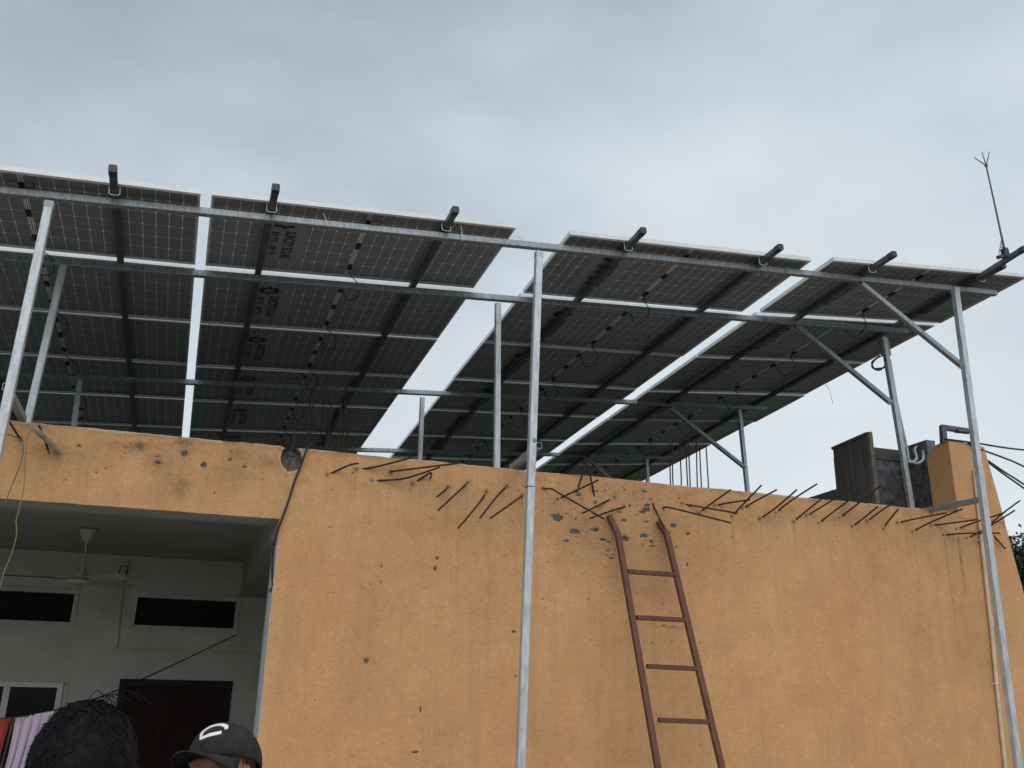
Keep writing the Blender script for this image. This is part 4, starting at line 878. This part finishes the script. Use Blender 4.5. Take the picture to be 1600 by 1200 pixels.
# ------------------------------------------------------------------ two onlookers, seen from the crown down to the brow
def person(loc, label, face_yaw, head_c, pitch=0, roll=0, shirt='shirt', hair=True, cap=False, seed=1):
    """loc: feet on the ground; head_c: centre of the skull in the world; face_yaw: heading in degrees from +X"""
    rg = random.Random(seed)
    root = empty('person', loc, label, 'person')
    def pp_(m, n, mt, vox=None, sm=6, par_=root):
        o = m.build(n, mt); o.parent = par_
        if par_ is root: o.matrix_parent_inverse = Matrix.Translation(-Vector(loc))
        if vox:
            r = o.modifiers.new('skin', 'REMESH'); r.mode = 'VOXEL'; r.voxel_size = vox; r.use_smooth_shade = True
            s_ = o.modifiers.new('soft', 'SMOOTH'); s_.factor = .5; s_.iterations = sm
        return o
    H = Matrix.Rotation(R_(face_yaw), 3, 'Z') @ Matrix.Rotation(R_(-pitch), 3, 'Y') @ Matrix.Rotation(R_(roll), 3, 'X')
    B = Matrix.Rotation(R_(face_yaw), 3, 'Z')
    h = lambda x, y, z: head_c + H @ Vector((x, y, z))
    gx, gy, gz = loc; top = head_c[2]+.115; S_ = (top-gz)/1.70
    nb = head_c + H @ Vector((-.02, 0, -.10))
    b = lambda x, y, z: Vector((head_c[0], head_c[1], gz)) + B @ Vector((x-.03, y, 0)) + Vector((0, 0, z*S_))
    m = MB()
    m.ellip(h(-.012, 0, .025), (.093, .073, .088), 24, 16, H); m.ellip(h(.025, 0, -.02), (.070, .062, .085), 20, 14, H); m.ellip(h(.045, 0, -.075), (.045, .045, .042), 16, 10, H)
    m.ellip(h(.094, 0, -.018), (.017, .014, .026), 12, 8, H); m.tube([h(.080, 0, .012), h(.106, 0, -.028)], .010, 8, radii=[.007, .013]); m.ellip(h(.083, 0, -.062), (.012, .024, .008), 12, 8, H)
    m.tube([h(.082, -.042, .022), h(.092, 0, .020), h(.082, .042, .022)], .010, 8)
    for s_ in (-1, 1): m.ellip(h(-.005, s_*.079, -.012), (.020, .009, .032), 12, 8, H); m.ellip(h(.062, s_*.040, -.035), (.022, .020, .018), 10, 8, H)
    m.tube([h(-.02, 0, -.05), nb+Vector((0, 0, -.03)), b(0, 0, 1.44), b(0, 0, 1.38)], .06, 16, radii=[.056, .053, .058, .075])
    for s_ in (-1, 1):
        m.tube([b(0, s_*.03, 1.40), b(0, s_*.12, 1.39), b(-.01, s_*.185, 1.36)], .05, 12, radii=[.06, .056, .050])
        sh, el, wr = b(-.01, s_*.195, 1.35), b(-.02, s_*.235, 1.07), b(.06, s_*.22, .83)
        m.tube([sh, sh.lerp(el, .5), el], .04, 12, radii=[.048, .044, .036]); m.tube([el, el.lerp(wr, .4), wr], .03, 12, radii=[.036, .034, .024])
        pm = b(.075, s_*.215, .755); m.tube([wr, pm], .03, 10, radii=[.024, .034]); 
        for k, ln in enumerate((.070, .078, .074, .058)):
            f0 = b(.045+.021*k+.01, s_*.215, .745); f1 = b(.05+.021*k+.01, s_*.21, .745-ln*.55); f2 = b(.055+.021*k+.01, s_*.195, .745-ln); m.tube([f0, f1, f2], .009, 8, radii=[.0105, .009, .0075])
        m.tube([b(.10, s_*.20, .80), b(.125, s_*.19, .76), b(.13, s_*.185, .72)], .01, 8, radii=[.013, .011, .009])
        hp, kn, an = b(0, s_*.09, .88), b(.01, s_*.10, .47), b(-.01, s_*.10, .08)
        m.tube([hp, kn], .07, 14, radii=[.080, .054]); m.tube([kn, kn.lerp(an, .35), an], .05, 14, radii=[.054, .055, .034]); m.tube([an+B@Vector((-.05, 0, -.05)), an+B@Vector((.06, 0, -.05)), an+B@Vector((.16, s_*.01, -.062))], .03, 10, radii=[.032, .034, .018])
    m.ellip(b(0, 0, 1.20), (.105, .155, .24), 20, 14, B); m.ellip(b(0, 0, .95), (.105, .145, .16), 20, 12, B)
    pp_(m, 'body', 'skin', .009, 4)
    # clothes
    m = MB(); m.ellip(b(0, 0, 1.21), (.125, .178, .25), 24, 14, B); m.ellip(b(0, 0, .96), (.125, .165, .17), 20, 12, B); m.tube([b(-.01, 0, 1.40), b(-.005, 0, 1.44)], .07, 16, radii=[.10, .072])
    for s_ in (-1, 1): m.tube([b(-.01, s_*.06, 1.37), b(-.01, s_*.19, 1.345), b(-.015, s_*.225, 1.15)], .06, 12, radii=[.075, .068, .060])
    pp_(m, 'shirt', shirt, .012, 4)
    m = MB(); m.ellip(b(0, 0, .90), (.125, .165, .12), 20, 12, B)
    for s_ in (-1, 1): m.tube([b(0, s_*.09, .88), b(.01, s_*.10, .47), b(-.01, s_*.10, .09)], .07, 14, radii=[.098, .072, .062])
    pp_(m, 'trousers', 'trouser', .013, 4)
    for s_ in (-1, 1):
        m = MB(); an = b(-.01, s_*.10, .03); m.ellip(an+B@Vector((.05, 0, -.004)), (.135, .05, .035), 16, 10, B); pp_(m, 'shoe', 'shoe')
        m = MB(); m.ellip(h(.070, s_*.031, -.006), (.013, .015, .010), 14, 10, H); e_ = pp_(m, 'eye', 'eye')
        m = MB(); m.ellip(h(.0815, s_*.031, -.006), (.003, .006, .006), 12, 8, H); pp_(m, 'iris', 'iris', par_=e_) if False else pp_(m, 'iris', 'iris')
    if hair:
        m = MB(); sh_ = []
        vs = []; fs = []; nu, nv = 60, 34
        for j in range(nv):
            th = math.pi*.60*j/(nv-1)
            for i in range(nu):
                a = 2*math.pi*i/nu; x, y, z = math.sin(th)*math.cos(a), math.sin(th)*math.sin(a), math.cos(th)
                front = max(0, x); lim = 1-.10*max(0, front-.3)*(1 if z < .5 else 0)
                r_ = .965+.012*math.sin(a*7+th*9)+.012*math.sin(a*13-th*17+1)+.012*rg.uniform(-1, 1); 
                vs.append(h(-.012+.100*x*r_*lim, .079*y*r_, .022+.099*z*r_))
        fs = [(j*nu+i, j*nu+(i+1) % nu, (j+1)*nu+(i+1) % nu, (j+1)*nu+i) for j in range(nv-1) for i in range(nu)]
        m.add(vs, fs, True)
        for k in range(15000):                  # short tousled strands
            a = rg.uniform(0, 6.283); th = math.acos(1-rg.random()*1.25); 
            if th > math.pi*.62: continue
            x, y, z = math.sin(th)*math.cos(a), math.sin(th)*math.sin(a), math.cos(th)
            if x > .55 and z < .45: continue
            nrm = Vector((x, y, z)); cl_ = rg.randrange(60); cr = random.Random(cl_*7+int(a*3)+int(th*5)*11)
            flow = Vector((-.55, 0, -.35)) + nrm.cross(Vector((0, 0, 1)))*cr.uniform(-.9, .9)+Vector((cr.uniform(-.4, .4), cr.uniform(-.4, .4), 0)); flow = (flow-nrm*flow.dot(nrm)); flow.normalize()
            ln = rg.uniform(.014, .032)*(.95 if th < .7 else .7); lift = cr.uniform(-.06, .13)
            p0 = Vector((-.012+.096*x, .0765*y, .022+.095*z)); wv = Vector((rg.gauss(0, .2), rg.gauss(0, .2), rg.gauss(0, .2)))
            p1_ = p0+(flow+nrm*lift+wv*.5)*ln*.5; p2 = p1_+(flow*.95+nrm*(lift-.35)+wv)*ln*.5; sd_ = nrm.cross(flow)*.0009
            o_ = len(m.v); m.v += [tuple(h(*(p0+sd_))), tuple(h(*(p0-sd_))), tuple(h(*(p1_+sd_*.9))), tuple(h(*(p1_-sd_*.9))), tuple(h(*p2))]
            m.f += [(o_, o_+1, o_+3, o_+2), (o_+2, o_+3, o_+4)]; m.sm += [False]*2
        for k in range(6):                    # fly-away locks on the crown
            y0 = rg.uniform(-.045, .02); p0 = Vector((-.03+rg.uniform(-.03, .03), y0, .116)); d_ = -1 if rg.random() < .75 else 1
            q = [p0, p0+Vector((-.010, d_*.010, .010+rg.random()*.010)), p0+Vector((-.015, d_*.022, .009+rg.random()*.009)), p0+Vector((-.02, d_*(.034+rg.random()*.010), -.001+rg.random()*.004))]
            m.tube([h(*v) for v in smooth_path(q, 3)], .001, 4, radii=[.0008]*9+[.0002])
        pp_(m, 'hair', 'hair')
    if cap:
        m = MB(); vs = []; nu, nv = 48, 18        # crown
        for j in range(nv):
            th = math.pi*.5*j/(nv-1)
            for i in range(nu):
                a = 2*math.pi*i/nu; x, y, z = math.sin(th)*math.cos(a), math.sin(th)*math.sin(a), math.cos(th)
                seam = 1-.010*max(0, 1-abs((a % (math.pi/3))-.0)*14) ; fr_ = 1+.05*max(0, x)*z
                vs.append(h(-.010+.106*x*fr_*seam, .088*y*seam, .030+.106*(z**.85 if z > 0 else 0)*fr_))
        m.add(vs, [(j*nu+i, j*nu+(i+1) % nu, (j+1)*nu+(i+1) % nu, (j+1)*nu+i) for j in range(nv-1) for i in range(nu)], True)
        m.ellip(h(-.010, 0, .138), (.009, .009, .005), 12, 6, H)
        crown = pp_(m, 'cap', 'capc')
        s_ = crown.modifiers.new('cloth', 'SOLIDIFY'); s_.thickness = .003; s_.offset = 1
        def brim(zoff, mt, nme, grow=0):
            m = MB(); vs = []; nr, na = 10, 32
            for j in range(nr):
                t = j/(nr-1)
                for i in range(na):
                    a = R_(-64+128*i/(na-1)); ca, sa = math.cos(a), math.sin(a); ext_ = .078*(max(0, math.cos(a*1.38)))**.42
                    bx_, by_ = -.010+.106*ca, .088*sa; x = bx_+ext_*t*(.80+.2*ca)+grow*t; y = by_*(1+.07*t)
                    vs.append(h(x, y, .034-.012*t-4.6*y*y*(.35+.65*t)*1.0+zoff))
            m.add(vs, [(j*na+i, j*na+i+1, (j+1)*na+i+1, (j+1)*na+i) for j in range(nr-1) for i in range(na-1)], True)
            o = pp_(m, nme, mt, par_=crown) if False else m.build(nme, mt); o.parent = crown; o.matrix_parent_inverse = Matrix.Identity(4)
            return o
        o = brim(0, 'capc', 'brim'); s_ = o.modifiers.new('t', 'SOLIDIFY'); s_.thickness = .003
        o = brim(-.0045, 'capunder', 'brim_underside')  # second sheet under the brim, in a darker colour
        # short hair below the cap
        m = MB(); 
        for k in range(3500):
            a = rg.uniform(R_(75), R_(285)); x, y = math.cos(a), math.sin(a); z = rg.uniform(-.055, .03); p0 = Vector((-.012+.091*x, .074*y, z)); q = p0+Vector((x*.004+rg.gauss(0, .003), y*.004+rg.gauss(0, .003), -rg.uniform(.008, .018))); sd_ = Vector((-y, x, 0))*.0009
            o_ = len(m.v); m.v += [tuple(h(*(p0+sd_))), tuple(h(*(p0-sd_))), tuple(h(*q))]; m.f.append((o_, o_+1, o_+2)); m.sm.append(False)
        pp_(m, 'hair', 'hair')
        # white embroidered badge stroke on the front of the crown
        bpts = [(.044, .098), (.038, .108), (.022, .114), (.002, .110), (-.010, .100), (-.013, .090), (-.007, .074), (.014, .080), (.040, .087)]
        path = smooth_path([Vector((a, b_, 0)) for a, b_ in bpts[:6]], 5)+[Vector((a, b_, 0)) for a, b_ in bpts[6:]]
        m = MB(); prof = []
        def on(yv, zv):        # point of the crown's front for a given side offset and height
            z = max(0, min(.9999, ((zv-.030)/.1085)))**(1/.85); s2 = max(0, 1-z*z-(yv/.0885)**2); fr_ = 1+.05*math.sqrt(s2)*z
            return h(-.010+.109*math.sqrt(s2)*fr_+.0005, yv, zv+.001)
        n_ = len(path); L_ = []; 
        for i, p in enumerate(path):
            t = (path[min(i+1, n_-1)]-path[max(i-1, 0)]).normalized(); nr_ = Vector((-t[1], t[0], 0)); wd = .0042 if 4 < i else .0030
            if i > n_-3: wd = .0050
            L_.append((on(p[0]+nr_[0]*wd, p[1]+nr_[1]*wd), on(p[0]-nr_[0]*wd, p[1]-nr_[1]*wd)))
        for (a, b_), (c, d) in zip(L_[:-1], L_[1:]):
            o_ = len(m.v); m.v += [tuple(a), tuple(b_), tuple(d), tuple(c)]; m.f.append((o_, o_+1, o_+2, o_+3)); m.sm.append(False)
        bd_ = m.build('badge', 'logo_white'); bd_.parent = crown; s_ = bd_.modifiers.new('t', 'SOLIDIFY'); s_.thickness = .004; s_.offset = 0
    return root
hc = P(124, 1222, 1.66)
person((hc[0], hc[1]-.02, .22), 'person seen from behind with thick tousled black hair, below the porch', 96, hc, pitch=4, hair=True, seed=4)
hc2 = P(345, 1215, 2.74)
person((hc2[0]+.02, hc2[1], .22), 'person in a charcoal cap with a white curved badge, looking up to the left', 229, hc2, pitch=17, roll=12, shirt='shirt2', hair=False, cap=True, seed=9)
